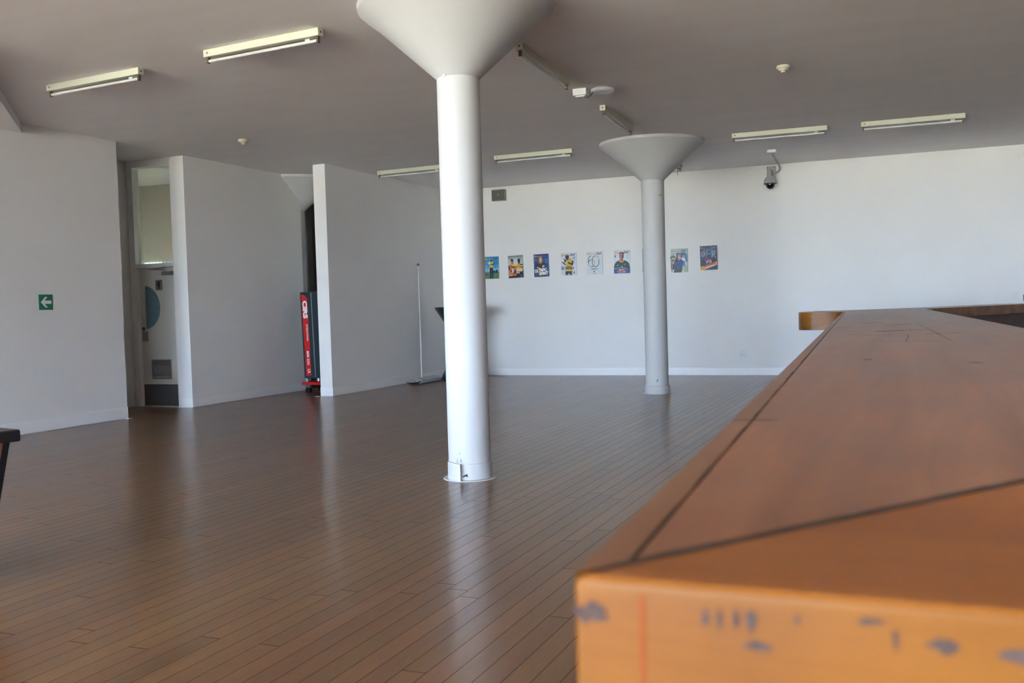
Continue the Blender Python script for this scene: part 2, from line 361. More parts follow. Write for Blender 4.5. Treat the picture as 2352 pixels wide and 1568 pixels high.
# thin raised rim around the half-moon
rim = BM(); ring = [(hx+(rx+0.008)*math.cos(t), DY-0.004, zc+(rz+0.008)*math.sin(t)) for t in [(-PI/2+PI*i/30) for i in range(31)]]
tube(rim, ring, 0.007, 6); tube(rim, [(hx-0.004, DY-0.004, zc-rz), (hx-0.004, DY-0.004, zc+rz)], 0.007, 6)
obj('glazing_bead', rim, M['doorpaint'], lf, smooth=True)
obj('kick_plate', box(BM(), x0+0.004, x1-0.004, DY-0.004, DY-0.0005, 0.012, 0.325), M['kick'], lf)
obj('push_plate', box(BM(), -10.505, -10.40, DY-0.004, DY-0.0005, 0.95, 1.098), M['steel'], lf)
lk = BM(); tube(lk, [(-10.475, DY-0.012, 1.135), (-10.475, DY, 1.135)], 0.026, 20); obj('lock', lk, M['kick'], lf, smooth=True)
sg = BM(); box(sg, -10.222, -10.095, DY-0.004, DY-0.0005, 1.688, 1.838)
sn = obj('washroom_sign', sg, M['steel'], lf)
fg = BM()
tube(fg, [(-10.1585, DY-0.0055, 1.808), (-10.1585, DY-0.0045, 1.808)], 0.0145, 14)
box(fg, -10.178, -10.139, DY-0.0055, DY-0.0045, 1.755, 1.794); box(fg, -10.171, -10.160, DY-0.0055, DY-0.0045, 1.705, 1.757); box(fg, -10.157, -10.146, DY-0.0055, DY-0.0045, 1.705, 1.757)
obj('man_symbol', fg, M['dark'], sn)
lv = BM(); box(lv, -10.345, -10.318, DY-0.012, DY, 0.40, 0.685); box(lv, -10.017, -9.99, DY-0.012, DY, 0.40, 0.685); box(lv, -10.318, -10.017, DY-0.012, DY, 0.655, 0.685); box(lv, -10.318, -10.017, DY-0.012, DY, 0.40, 0.43)
for i in range(11):
    z = 0.437+i*0.0205
    vs = [lv.verts.new(p) for p in ((-10.318, DY-0.011, z), (-10.017, DY-0.011, z), (-10.017, DY-0.002, z+0.017), (-10.318, DY-0.002, z+0.017))]
    lv.faces.new(vs)
obj('vent_grille', lv, M['steel'], lf)
cl = BM(); box(cl, -10.06, -9.87, DY-0.055, DY-0.001, 1.90, 1.955); tube(cl, [(-10.0, DY-0.055, 1.955), (-10.0, DY-0.055, 1.985)], 0.018, 12)
tube(cl, [(-10.0, DY-0.055, 1.98), (-10.17, DY-0.14, 1.985), (-10.31, DY-0.055, 2.0)], 0.009, 8); tube(cl, [(-10.17, DY-0.14, 1.985), (-9.98, DY-0.06, 2.015)], 0.008, 8)
obj('door_closer', cl, M['steel'], lf, smooth=True)
gl = BM(); box(gl, -10.535, -9.845, DY+0.02, DY+0.026, 2.075, CE-0.10)
obj('transom_pane', gl, M['glass'], door)

# ------------------------------------------------------------------ columns
def column(x, y, label, collar=True, peel=False, ring=True):
    t = thing('column', label, 'column', (x, y, 0), 0, 'flared round columns')
    s = lathe(BM(), [(0.162, 0.0), (0.162, 3.03)], n=64); sh = obj('shaft', s, M['column'], t, smooth=True)
    c = lathe(BM(), [(0.163, 3.03), (0.19, 3.055), (0.60, 3.425), (0.70, 3.50), (0.735, 3.53), (0.742, 3.569)], n=96)
    cp = obj('capital', c, M['column'], t, smooth=True)
    if ring: obj('floor_ring', lathe(BM(), [(0.162, 0.006), (0.204, 0.007), (0.206, 0.001), (0.162, 0.001)], n=64), M['column'], t, smooth=True)
    if collar:
        cam_a = math.atan2(-y, -x)      # towards the viewer
        if peel:
            a0, a1 = cam_a - 0.10, cam_a + 2*PI - 1.22
            # remaining collar
            bm = lathe(BM(), [(0.162, 0.008), (0.170, 0.008), (0.170, 0.128), (0.162, 0.130)], n=72, a0=a0, a1=a1)
            obj('skirting_collar', bm, M['column'], t, smooth=True)
            # the sprung loose end, curling away from the shaft
            bm = BM(); va, vb, vc, vd = [], [], [], []
            for i in range(17):
                u = i/16; a = cam_a - 1.22 + u*0.86; r = 0.170 + 0.032*u**1.6
                for lst, rr, z in ((va, r, 0.006), (vb, r+0.006, 0.006), (vc, r+0.006, 0.140-0.006*u), (vd, r, 0.140-0.006*u)):
                    lst.append(bm.verts.new((rr*math.cos(a), rr*math.sin(a), z)))
            for i in range(16):
                for p, q in ((va, vb), (vb, vc), (vc, vd), (vd, va)): bm.faces.new((p[i], p[i+1], q[i+1], q[i]))
            for i in (0, 16): bm.faces.new((va[i], vb[i], vc[i], vd[i]))
            setp(obj('loose_collar_strip', bm, M['column'], t, smooth=True), 'end of the white collar sprung away from the shaft')
            # bare patch and flaked paint
            def patch(name, pts, r, m):
                bm = BM(); vs = [bm.verts.new((r*math.cos(cam_a+p), r*math.sin(cam_a+p), z)) for p, z in pts]; bm.faces.new(vs)
                obj(name, bm, m, t)
            patch('paint_chip', [(-0.55, 0.14), (-0.60, 0.175), (-0.66, 0.14)], 0.1632, M['chip'])
            patch('paint_chip', [(-0.36, 0.142), (-0.40, 0.17), (-0.45, 0.172), (-0.47, 0.142)], 0.1632, M['chip'])
            patch('paint_chip', [(-0.10, 0.03), (-0.13, 0.055), (-0.24, 0.05), (-0.34, 0.04), (-0.34, 0.028), (-0.22, 0.036)], 0.1636, M['chipdark'])
            patch('paint_chip', [(-0.45, 0.205), (-0.475, 0.218), (-0.49, 0.205)], 0.1632, M['chipdark'])
        else:
            obj('skirting_collar', lathe(BM(), [(0.162, 0.008), (0.178, 0.008), (0.178, 0.115), (0.162, 0.12)], n=64), M['column'], t, smooth=True)
    return t
c1 = column(-3.205, 6.77, 'nearest white flared column with a peeling base collar', peel=True)
# lumpy plaster at the neck of the nearest column
bm = BM(); random.seed(3)
ca = math.atan2(-6.77, 3.205)
for k in range(9):
    a = ca - 0.62 + random.random()*0.24 - 0.02*k; z = 3.06 - 0.013*k; r = 0.172 if z > 3.03 else 0.163
    p = Vector((r*math.cos(a), r*math.sin(a), z)); s = 0.010+0.012*random.random()
    mtx = Matrix.Translation(p) @ Matrix.Rotation(a, 4, 'Z') @ Matrix.Diagonal((0.09, 0.8, 0.5*(1+random.random()), 1))
    bmesh.ops.create_icosphere(bm, subdivisions=2, radius=s, matrix=mtx)
obj('plaster_patch', bm, M['column'], c1, smooth=True)
c2 = column(-3.49, 13.72, 'white flared column standing in front of the row of posters')
bm = BM(); ca = math.atan2(-13.72, 3.49)
bm2 = BM(); bm.faces.new([bm.verts.new((0.1632*math.cos(ca+a), 0.1632*math.sin(ca+a), z)) for a, z in ((0.0, 0.20), (0.10, 0.225), (0.06, 0.19), (-0.12, 0.17))])
bm2.faces.new([bm2.verts.new((0.1632*math.cos(ca+a), 0.1632*math.sin(ca+a), z)) for a, z in ((0.62, 2.80), (0.88, 2.82), (0.80, 2.825), (0.60, 2.81))])
obj('paint_chip', bm, M['chipdark'], c2); obj('paint_chip', bm2, M['chipdark'], c2)
c3 = column(-9.815, 14.09, 'white flared column half built into the partition behind the red trolley', collar=False, ring=False)

# ------------------------------------------------------------------ fluorescent battens
def batten_proto(L):
    t = thing('batten_light', 'x', 'ceiling light', (0, 0, 0), 0, 'bare fluorescent ceiling battens')
    hs = obj('housing', box(BM(), -L/2, L/2, -0.033, 0.033, -0.062, -0.001), M['white'], t, bevel=0.003)
    for s in (-1, 1):
        if s < 0: obj('knockout_hole', tube(BM(), [(s*(L/2-0.045), -0.0345, -0.030), (s*(L/2-0.045), -0.0335, -0.030)], 0.008, 14), M['holder'], hs)
        bm = BM(); tube(bm, [(s*(L/2+0.0005), 0, -0.030), (s*(L/2+0.0015), 0, -0.030)], 0.009, 14)
        obj('knockout_hole', bm, M['holder'], hs)
        bm = BM(); box(bm, s*(L/2-0.028)-0.009, s*(L/2-0.028)+0.009, -0.015, 0.015, -0.112, -0.060)
        obj('lamp_holder', bm, M['holder'], t, bevel=0.003)
    bm = BM(); tube(bm, [(-L/2+0.037, 0, -0.094), (L/2-0.037, 0, -0.094)], 0.013, 14); obj('tube', bm, M['tube'], t, smooth=True)
    bm = BM()
    tube(bm, [(L/2-0.17, 0.018, -0.072), (L/2-0.12, 0.018, -0.072)], 0.010, 10); obj('starter', bm, M['plastic'], t)
    return t
def dup(root, loc, rz, label):
    r = root.copy(); COL.objects.link(r); r.location = loc; r.rotation_euler = (0, 0, rz); r['label'] = label
    for ch in list(root.children):
        c = ch.copy(); COL.objects.link(c); c.parent = r
        for g in ch.children:
            d = g.copy(); COL.objects.link(d); d.parent = c
    return r
def place_lights(specs, L):
    p = batten_proto(L); first = True
    for (x, y, rz, lab) in specs:
        if first: p.location = (x, y, CE); p.rotation_euler = (0, 0, rz); p['label'] = lab; first = False
        else: dup(p, (x, y, CE), rz, lab)
place_lights([
    (-7.13, 7.08, -0.08, 'bare fluorescent batten nearest the left edge, above the exit sign wall'),
    (-5.01, 6.80, -0.09, 'bare fluorescent batten just left of the nearest column, closest to the viewer'),
    (-7.51, 13.99, -0.06, 'bare fluorescent batten partly hidden behind the nearest column'),
    (-5.25, 13.60, -0.01, 'bare fluorescent batten between the two columns, above the first posters'),
    (-1.72, 13.65, 0.03, 'bare fluorescent batten above the wall camera, left of the far right one'),
    (-0.06, 13.70, 0.03, 'bare fluorescent batten farthest right on the ceiling')], 1.24)
place_lights([
    (-3.20, 8.66, PI/2+0.06, 'long batten pointing away into the room, beside the nearest column flare'),
    (-3.36, 11.58, PI/2+0.06, 'long batten pointing away, ending above the far column flare'),
    (-3.60, 15.42, PI/2+0.05, 'long batten almost hidden behind the far column flare')], 1.50)
w = BM(); tube(w, [(-3.57, 15.75, CE-0.10), (-3.60, 15.80, CE-0.17), (-3.595, 15.81, CE-0.22)], 0.004, 6)
setp(obj('loose_wire', w, M['maroon'], None), 'thin red wire dangling beside the far column flare', 'wire')

# ------------------------------------------------------------------ ceiling and wall fittings
def detector(x, y, label, k=1.0):
    t = thing('smoke_detector', label, 'smoke detector', (x, y, CE), 0, 'ceiling smoke detectors')
    obj('base', lathe(BM(), [(0.0, -0.001), (0.062*k, -0.001), (0.064*k, -0.022), (0.058*k, -0.032), (0, -0.032)], n=40), M['cream'], t, smooth=True)
    obj('sensor_head', lathe(BM(), [(0.0, -0.030), (0.046*k, -0.032), (0.042*k, -0.045), (0.024*k, -0.050), (0.022*k, -0.066), (0.0, -0.068)], n=40), M['cream'], t, smooth=True)
detector(-8.08, 10.50, 'cream smoke detector on the ceiling above the partitions')
detector(-1.20, 9.95, 'cream smoke detector alone on the right side of the ceiling', 1.02)
t = thing('ceiling_disc', 'round white ceiling unit with a black cable to a white box', 'ceiling fitting', (-3.04, 9.95, CE))
obj('mount', lathe(BM(), [(0, -0.001), (0.085, -0.001), (0.085, -0.022), (0, -0.022)], n=40), M['camgrey'], t)
obj('cover', lathe(BM(), [(0, -0.020), (0.118, -0.020), (0.124, -0.026), (0.124, -0.042), (0.112, -0.054), (0, -0.056)], n=56), M['plastic'], t, smooth=True)
w = BM(); tube(w, [(-0.085, -0.06, -0.050), (-0.105, -0.07, -0.085), (-0.14, -0.07, -0.105), (-0.175, -0.06, -0.095), (-0.195, -0.05, -0.07)], 0.005, 8)
obj('cable', w, M['dark'], t, smooth=True)
t = thing('junction_box', 'white rectangular box on the ceiling left of the round unit', 'junction box', (-3.27, 9.93, CE))
obj('body', box(BM(), -0.075, 0.075, -0.06, 0.06, -0.072, -0.001), M['plastic'], t, bevel=0.005)
obj('socket_face', box(BM(), -0.05, 0.055, -0.045, 0.045, -0.088, -0.072), M['plastic'], t, bevel=0.004)

# wall camera
t = thing('security_camera', 'grey dome security camera bracketed high on the back wall', 'camera', (-2.29, YF, 3.35))
bm = BM(); box(bm, -0.075, 0.075, -0.03, 0.0, -0.02, 0.195); obj('mounting_plate', bm, M['camgrey'], t, bevel=0.006)
for sx in (-0.055, 0.055): obj('screw', tube(BM(), [(sx, -0.030, 0.165), (sx, -0.036, 0.165)], 0.008, 8), M['dark'], t)
bm = BM(); tube(bm, [(0, -0.02, 0.07), (0, -0.10, 0.10), (0, -0.155, 0.09), (0, -0.17, 0.05), (0, -0.17, 0.0)], [0.045, 0.038, 0.034, 0.032, 0.036], 16); obj('bracket_arm', bm, M['camgrey'], t, smooth=True)
obj('casing', lathe(BM(), [(0, 0.015), (0.05, 0.015), (0.055, -0.005), (0.072, -0.012), (0.094, -0.045), (0.102, -0.095), (0.108, -0.115), (0, -0.115)], cx=0, cy=-0.17, n=40), M['camgrey'], t, smooth=True)
obj('sun_hood', lathe(BM(), [(0, -0.114), (0.108, -0.114), (0.108, -0.122), (0, -0.122)], cx=0, cy=-0.17, n=40), M['dark'], t, smooth=True)
obj('dome', lathe(BM(), [(0.074*math.cos(a), -0.128-0.080*math.sin(a)) for a in [PI/2*i/12 for i in range(13)]] , cx=0, cy=-0.17, n=40), M['dome'], t, smooth=True)
bm = BM(); tube(bm, [(0.06, -0.02, 0.075), (0.09, -0.03, 0.078), (0.118, -0.045, 0.090), (0.138, -0.06, 0.108), (0.150, -0.08, 0.130), (0.153, -0.115, 0.152), (0.150, -0.17, 0.176), (0.145, -0.25, 0.193), (0.140, -0.40, 0.205), (0.20, -1.3, 0.205), (0.235, -1.6, 0.205)], 0.013, 8); obj('conduit', bm, M['camgrey'], t, smooth=True)
t2 = setp(obj('cable_box', box(BM(), -2.115, -1.985, 15.36, 15.46, CE-0.045, CE-0.001), M['plastic'], None, bevel=0.004), 'small white cable box on the ceiling above the dome security camera', 'junction box')
# second fitting at the right edge
t = thing('security_camera', 'dark camera high on the back wall, cut by the right edge', 'camera', (1.585, YF, 3.40))
obj('mounting_plate', box(BM(), -0.05, 0.05, -0.03, 0, -0.05, 0.06), M['camgrey'], t, bevel=0.006)
bm = BM(); bmesh.ops.create_uvsphere(bm, u_segments=24, v_segments=16, radius=0.082, matrix=Matrix.Translation((0, -0.09, 0))); obj('dome', bm, M['dark'], t, smooth=True)

t = thing('wall_speaker', 'grey fronted box high on the back wall beside the nearest column', 'speaker', (-7.30, YF, 3.405))
obj('casing', box(BM(), -0.135, 0.135, -0.075, 0, -0.105, 0.105), M['boxside'], t, bevel=0.004)
obj('grille', box(BM(), -0.130, 0.130, -0.082, -0.0745, -0.10, 0.10), M['boxgrey'], t, bevel=0.003)
bm = BM(); tube(bm, [(0, -0.086, 0.005), (0, -0.082, 0.005)], 0.010, 12); obj('badge', bm, M['signwhite'], t)

def plate(name, x, z, w, h, label, cat):
    t = thing(name, label, cat, (x, YF, z)); obj('cover_plate', box(BM(), -w/2, w/2, -0.012, 0, -h/2, h/2), M['plastic'], t, bevel=0.003); return t
t = plate('power_socket', -2.832, 0.367, 0.12, 0.12, 'white power socket low on the back wall', 'socket')
for sx in (-0.025, 0.022):
    bm = BM(); tube(bm, [(sx, -0.0135, 0.002), (sx, -0.012, 0.002)], 0.006, 10); obj('pin_hole', bm, M['kick'], t)
for sx, sz in ((-0.038, -0.024), (-0.014, -0.024), (-0.002, -0.034), (0.012, -0.024), (0.036, -0.024)): obj('pin_hole', tube(BM(), [(sx, -0.0135, sz), (sx, -0.012, sz)], 0.0035, 8), M['boxside'], t)
for sx in (-0.035, 0.012): obj('rocker_switch', box(BM(), sx, sx+0.02, -0.017, -0.012, 0.022, 0.040), M['plastic'], t)
t = plate('light_switch', 1.383, 1.235, 0.085, 0.12, 'white light switch above the far end of the bar', 'switch')
obj('rocker', box(BM(), -0.014, 0.014, -0.018, -0.012, -0.02, 0.02), M['plastic'], t, bevel=0.002)
t = thing('call_point', 'small maroon wall fitting beside the white light switch', 'wall fitting', (1.53, YF, 1.205))
obj('frame', box(BM(), -0.05, 0.05, -0.035, 0, -0.05, 0.05), M['maroon'], t, bevel=0.004)
obj('window', box(BM(), -0.034, 0.034, -0.038, -0.034, -0.034, 0.030), M['boxside'], t)
t = thing('power_socket', 'faint white cover plate on the alcove side wall', 'socket', (-10.65, 10.93, 1.24))
obj('cover_plate', box(BM(), 0, 0.01, -0.04, 0.04, -0.04, 0.04), M['wall'], t, bevel=0.002)

# exit arrow sign on the left wall (faces +X)
t = thing('exit_sign', 'green square sign with a white arrow pointing left', 'sign', (-9.5, 8.548, 1.515))
obj('panel', box(BM(), 0, 0.006, -0.098, 0.098, -0.090, 0.090), M['green'], t, bevel=0.001)
bm = BM()
def yz(pts, x):
    bm.faces.new([bm.verts.new((x, y, z)) for y, z in pts])
yz([(-0.075, 0), (-0.010, 0.062), (0.025, 0.062), (-0.020, 0.018), (-0.02, -0.018), (0.025, -0.062), (-0.010, -0.062)], 0.0072)
yz([(-0.022, 0.019), (0.078, 0.019), (0.078, -0.019), (-0.022, -0.019)], 0.0074)
obj('arrow', bm, M['signwhite'], t)

# ------------------------------------------------------------------ posters
PC = {}
def pc(rgb):
    if rgb not in PC: PC[rgb] = mat('print %d %d %d' % rgb, s2l(rgb), 0.45)
    return PC[rgb]
TXT = {}
def text_mesh(s, bold):
    if (s, bold) in TXT: return TXT[(s, bold)]
    cu = bpy.data.curves.new('t', 'FONT'); cu.body = s; cu.offset = bold; cu.resolution_u = 3; cu.fill_mode = 'FRONT'
    o = bpy.data.objects.new('t', cu); COL.objects.link(o)
    dg = bpy.context.evaluated_depsgraph_get(); me = o.evaluated_get(dg).to_mesh()
    vs = [(v.co.x, v.co.y) for v in me.vertices]; fs = [tuple(p.vertices) for p in me.polygons]
    o.evaluated_get(dg).to_mesh_clear(); bpy.data.objects.remove(o); bpy.data.curves.remove(cu)
    TXT[(s, bold)] = (vs, fs); return TXT[(s, bold)]
class Art:
    """flat print: shapes in centimetres, stacked a hair apart; one mesh"""
    def __init__(s): s.bm = BM(); s.m = []; s.k = 0
    def mi(s, c):
        m = pc(c)
        if m not in s.m: s.m.append(m)
        return s.m.index(m)
    def poly(s, pts, c):
        s.k += 1; f = s.bm.faces.new([s.bm.verts.new((x/100, -0.0004*s.k, y/100)) for x, y in pts]); f.material_index = s.mi(c)
    def rect(s, x0, y0, x1, y1, c): s.poly([(x0, y0), (x1, y0), (x1, y1), (x0, y1)], c)
    def ell(s, cx, cy, rx, ry, c, rot=0, n=22):
        s.poly([(cx+rx*math.cos(t)*math.cos(rot)-ry*math.sin(t)*math.sin(rot), cy+rx*math.cos(t)*math.sin(rot)+ry*math.sin(t)*math.cos(rot)) for t in [2*PI*i/n for i in range(n)]], c)
    def text(s, st, x, y, w, h, c, bold=0.02, shear=0.0, rot=0.0):
        s.k += 1; vs, fs = text_mesh(st, bold)
        xs = [v[0] for v in vs]; ys = [v[1] for v in vs]; x0, x1, y0, y1 = min(xs), max(xs), min(ys), max(ys)
        out = []
        for a, b in vs:
            u = (a-x0)/(x1-x0)*w; v = (b-y0)/(y1-y0)*h; u += v*shear
            X = x+u*math.cos(rot)-v*math.sin(rot); Y = y+u*math.sin(rot)+v*math.cos(rot)
            out.append(s.bm.verts.new((X/100, -0.0004*s.k, Y/100)))
        i = s.mi(c)
        for f in fs:
            try: fc = s.bm.faces.new([out[q] for q in f]); fc.material_index = i
            except ValueError: pass
    def title(s, gold=(196, 150, 75), blue=(35, 42, 60), y=36.2):
        s.text('Blue', 1.0, y, 7.6, 3.6, gold, 0.03, 0.25); s.text('and', 10.6, y, 6.2, 2.5, gold, 0.03, 0.25); s.text('Gold', 18.4, y-0.4, 8.6, 4.4, blue, 0.03, 0.25)
    def stroke(s, pts, w, c):
        for p, q in zip(pts, pts[1:]):
            d = Vector((q[0]-p[0], q[1]-p[1])); L = d.length or 1; nx, ny = -d.y/L*w/2, d.x/L*w/2; e = d/L*w*0.3
            s.poly([(p[0]+nx-e.x, p[1]+ny-e.y), (q[0]+nx+e.x, q[1]+ny+e.y), (q[0]-nx+e.x, q[1]-ny+e.y), (p[0]-nx-e.x, p[1]-ny-e.y)], c); s.k -= 1
        s.k += 1
    def lines(s, x, y, w, n, c, gap=1.3, h=0.5, right=False):
        for i in range(n):
            ww = w*(0.7+0.3*((i*7+3) % 4)/3); a = x+(w-ww) if right else x
            s.rect(a, y-i*gap, a+ww, y-i*gap+h, c)
def P_blue_sky(a):
    a.rect(0, 0, 29.7, 42, (70, 175, 215)); a.rect(0, 26, 29.7, 42, (30, 145, 200)); a.rect(0, 12, 29.7, 20, (140, 200, 225))
    a.rect(0, 0, 29.7, 11, (85, 135, 80)); a.rect(0, 10.5, 29.7, 12.6, (90, 110, 120)); a.ell(19.5, 13, 4, 3, (40, 60, 65)); a.ell(26, 13.5, 2.5, 3.5, (30, 50, 55))
    for x in (6, 24): a.rect(x, 11, x+.5, 22, (30, 95, 130))
    pass; a.text('ONLY', 0.6, 28.5, 8, 3.2, (225, 110, 45), 0.04); a.text('VARSITY', 0.6, 12.3, 12, 2, (225, 120, 50), 0.04)
    a.rect(11.5, 5, 15, 21, (28, 30, 38)); a.rect(15.2, 5, 18.2, 21, (25, 27, 34)); a.rect(11, 0.8, 14, 6, (25, 45, 55)); a.rect(15.5, 0.8, 18.5, 6, (25, 45, 55)); a.ell(15, 1, 6.5, .8, (30, 60, 45))
    a.poly([(11.4, 21), (18.4, 21), (18.2, 27), (20.5, 28), (20, 31.5), (17, 32.5), (14.5, 32.5), (13, 31), (11.8, 27)], (215, 205, 75))
    a.stroke([(20.2, 30.5), (20, 26.6), (13.5, 27.6)], 1.8, (55, 35, 35)); a.stroke([(13.6, 30.6), (10.6, 25.5), (9.4, 27.8)], 1.6, (40, 45, 60)); a.ell(11.2, 29.5, 2.4, 3, (225, 225, 235)); a.ell(15.6, 34.3, 1.5, 2.2, (55, 40, 42))
    a.text('TEC', 1, 5.8, 9, 4, (20, 80, 120), 0.05); a.rect(12, 6.5, 20, 9.5, (15, 60, 120)); a.lines(21, 30.5, 6, 3, (30, 110, 180)); a.lines(21, 24, 6, 4, (30, 110, 180)); a.ell(25, 3, 1.4, 1.4, (85, 95, 100))
    a.title((205, 160, 90), (90, 85, 110))
def P_two(a):
    a.rect(0, 0, 29.7, 42, (180, 198, 205)); a.rect(0, 38.5, 29.7, 42, (120, 145, 155)); a.rect(0, 0, 29.7, 14, (22, 28, 36)); a.ell(14.5, 28, 10, 9, (205, 218, 222))
    a.title((176, 138, 85), (165, 130, 80), 35)
    a.poly([(17, 12), (29, 12), (29.2, 20), (27.5, 25), (23.5, 26.5), (19.5, 26.5), (17, 22)], (225, 165, 40)); a.poly([(23, 20), (29.4, 17), (29, 25), (25.5, 26)], (40, 35, 42)); a.ell(26.5, 21.5, 2.2, 1.8, (215, 190, 140), -.5)
    a.rect(20.5, 26, 23.8, 29, (48, 34, 38)); a.ell(22.2, 31, 2.8, 4, (52, 36, 40)); a.ell(22.2, 33.2, 2.8, 2.2, (20, 20, 26))
    a.poly([(1, 4), (15.5, 4), (17, 18), (17.5, 22), (12.5, 26.5), (6.5, 26.5), (1, 23), (.4, 18)], (222, 112, 42)); a.poly([(6, 26), (12.5, 26.4), (17.5, 22.5), (13, 21.5), (7, 23.5)], (230, 200, 60)); a.poly([(6, 23), (15, 20.5), (15, 18.8), (6, 21.2)], (40, 45, 60))
    a.poly([(0, 22), (2, 24), (4, 16), (9, 14), (9, 11.5), (1.5, 13)], (50, 30, 30)); a.poly([(10, 7), (15.5, 9), (16, 15), (11, 13)], (60, 36, 34)); a.ell(9.2, 13.5, 1.7, 4.2, (215, 225, 240), .1)
    a.rect(7, 26, 10.6, 29, (140, 92, 78)); a.ell(8.8, 31.2, 2.8, 4.1, (165, 110, 95)); a.ell(8.6, 33.6, 2.9, 2.3, (22, 20, 24)); a.stroke([(7.4, 31.8), (10.2, 31.8)], .6, (60, 35, 32)); a.rect(7.6, 28.9, 9.8, 29.4, (110, 60, 55))
    a.text('THE LYLE', 16.4, 14.6, 10.8, 2.4, (240, 240, 240), 0.04); a.text('& LUNELO', 16.4, 11.4, 11.6, 2.6, (240, 240, 240), 0.04); a.text('SHOW', 16.4, 8, 7, 2.6, (240, 240, 240), 0.05)
    a.lines(1.6, 15, 5, 3, (190, 190, 190), 1.1); a.lines(1.6, 10, 5, 2, (190, 190, 190), 1.1); a.lines(1.6, 6, 6, 3, (200, 200, 200), 1.1); a.ell(26, 3, 1, .8, (190, 190, 190))
def P_olympic(a):
    a.rect(0, 0, 29.7, 42, (12, 70, 135)); a.rect(0, 39, 29.7, 42, (25, 40, 110)); pass
    a.poly([(4, 9), (24.5, 9), (24, 18), (21, 26), (16, 28), (10.5, 28), (5, 25), (3.6, 17)], (26, 24, 34)); a.rect(5, 2, 25, 9, (95, 92, 80)); a.rect(6, 0, 24, 2.4, (25, 40, 45))
    a.poly([(9.8, 38.3), (16.5, 38.3), (18.5, 33), (19, 26), (16.5, 24), (10, 24), (7.5, 27)], (110, 88, 62)); a.rect(12, 25.5, 15, 29, (215, 165, 145)); a.ell(13.8, 31.6, 2.7, 4.6, (226, 178, 155)); a.ell(13.6, 36.7, 3, 1.8, (140, 108, 66))
    a.stroke([(12.3, 32.8), (13.2, 32.8)], .5, (60, 40, 40)); a.stroke([(14.6, 32.8), (15.5, 32.8)], .5, (60, 40, 40)); a.rect(12.8, 28.9, 15, 29.5, (190, 60, 65))
    a.stroke([(6.5, 17.5), (14, 14.8)], 2.2, (222, 175, 160)); a.ell(19, 19, 2.8, 2.2, (226, 182, 165), .5); a.poly([(12, 20), (16, 20), (15, 24), (13, 24)], (30, 50, 110))
    a.text('OLYMPIC', 1.6, 7.6, 24.5, 6.2, (245, 245, 245), 0.055, 0, 0.10); a.text('SPIRIT', 10.6, 2.4, 18, 5.8, (245, 245, 245), 0.055, 0, 0.08)
    a.lines(22, 32, 5.8, 3, (90, 160, 215), 1.2, .55, True); a.lines(22, 27.5, 5.8, 3, (90, 160, 215), 1.2, .55, True); a.ell(2.8, 31.5, 1.1, 1.3, (110, 140, 200)); a.lines(4.8, 31, 3, 1, (170, 150, 100)); a.lines(1.4, 35, 3, 1, (90, 140, 200))
    a.title((200, 155, 80), (75, 80, 120), 36.5)
def P_sport(a):
    a.rect(0, 0, 29.7, 42, (214, 218, 228)); pass
    a.poly([(8.6, 8), (21.6, 8), (21.8, 1.5), (16.5, 1.2), (15.2, 5), (13.8, 1.2), (8, 2)], (16, 62, 70)); a.rect(9.2, 0, 13, 1.6, (205, 150, 130)); a.rect(17, 0, 21, 1.6, (205, 150, 130)); a.stroke([(20.4, 2), (20.6, 8)], .5, (200, 175, 50))
    a.poly([(9.5, 8), (22.5, 8), (22, 20), (23, 26), (21.5, 31), (16, 32), (11.5, 29), (10.5, 20)], (214, 178, 42)); a.stroke([(23, 26), (22.2, 20), (15, 23.5)], 3, (62, 38, 48)); a.stroke([(10, 26), (2.5, 26), (9, 20)], 2.2, (45, 32, 44))
    a.ell(5.4, 29, 4.1, 4.1, (232, 236, 238)); a.ell(6.5, 30, 1.4, 1.2, (40, 120, 100)); a.ell(3.5, 31.2, 1.6, .6, (190, 165, 80)); a.ell(8.6, 27.2, 2.4, 2.6, (88, 50, 58)); a.ell(12.3, 33.7, 3.7, 4.6, (58, 42, 50)); a.ell(12.6, 35.8, 3.8, 3, (48, 38, 44)); a.poly([(11, 31), (16, 33), (15, 29), (12, 28)], (62, 40, 50))
    a.text('OUR WOMEN', 1, 15.5, 19, 1.9, (45, 60, 80), 0.03); a.text('IN SPORT', 1, 11, 25, 4.2, (25, 60, 90), 0.05); a.text('17', 24, 29.5, 4, 4.2, (25, 45, 85), 0.05); a.lines(24.2, 28, 4, 6, (120, 150, 190), 1.3); a.ell(26, 5, 1.1, 1.8, (20, 60, 100)); a.lines(24.4, 7.6, 3.4, 1, (110, 50, 50)); a.lines(1, 9.2, 6, 1, (90, 150, 180)); a.lines(1, 5.8, 4, 2, (225, 140, 140)); a.lines(1.2, 35, 4, 1, (70, 90, 120))
    a.title((200, 160, 85), (55, 45, 55))
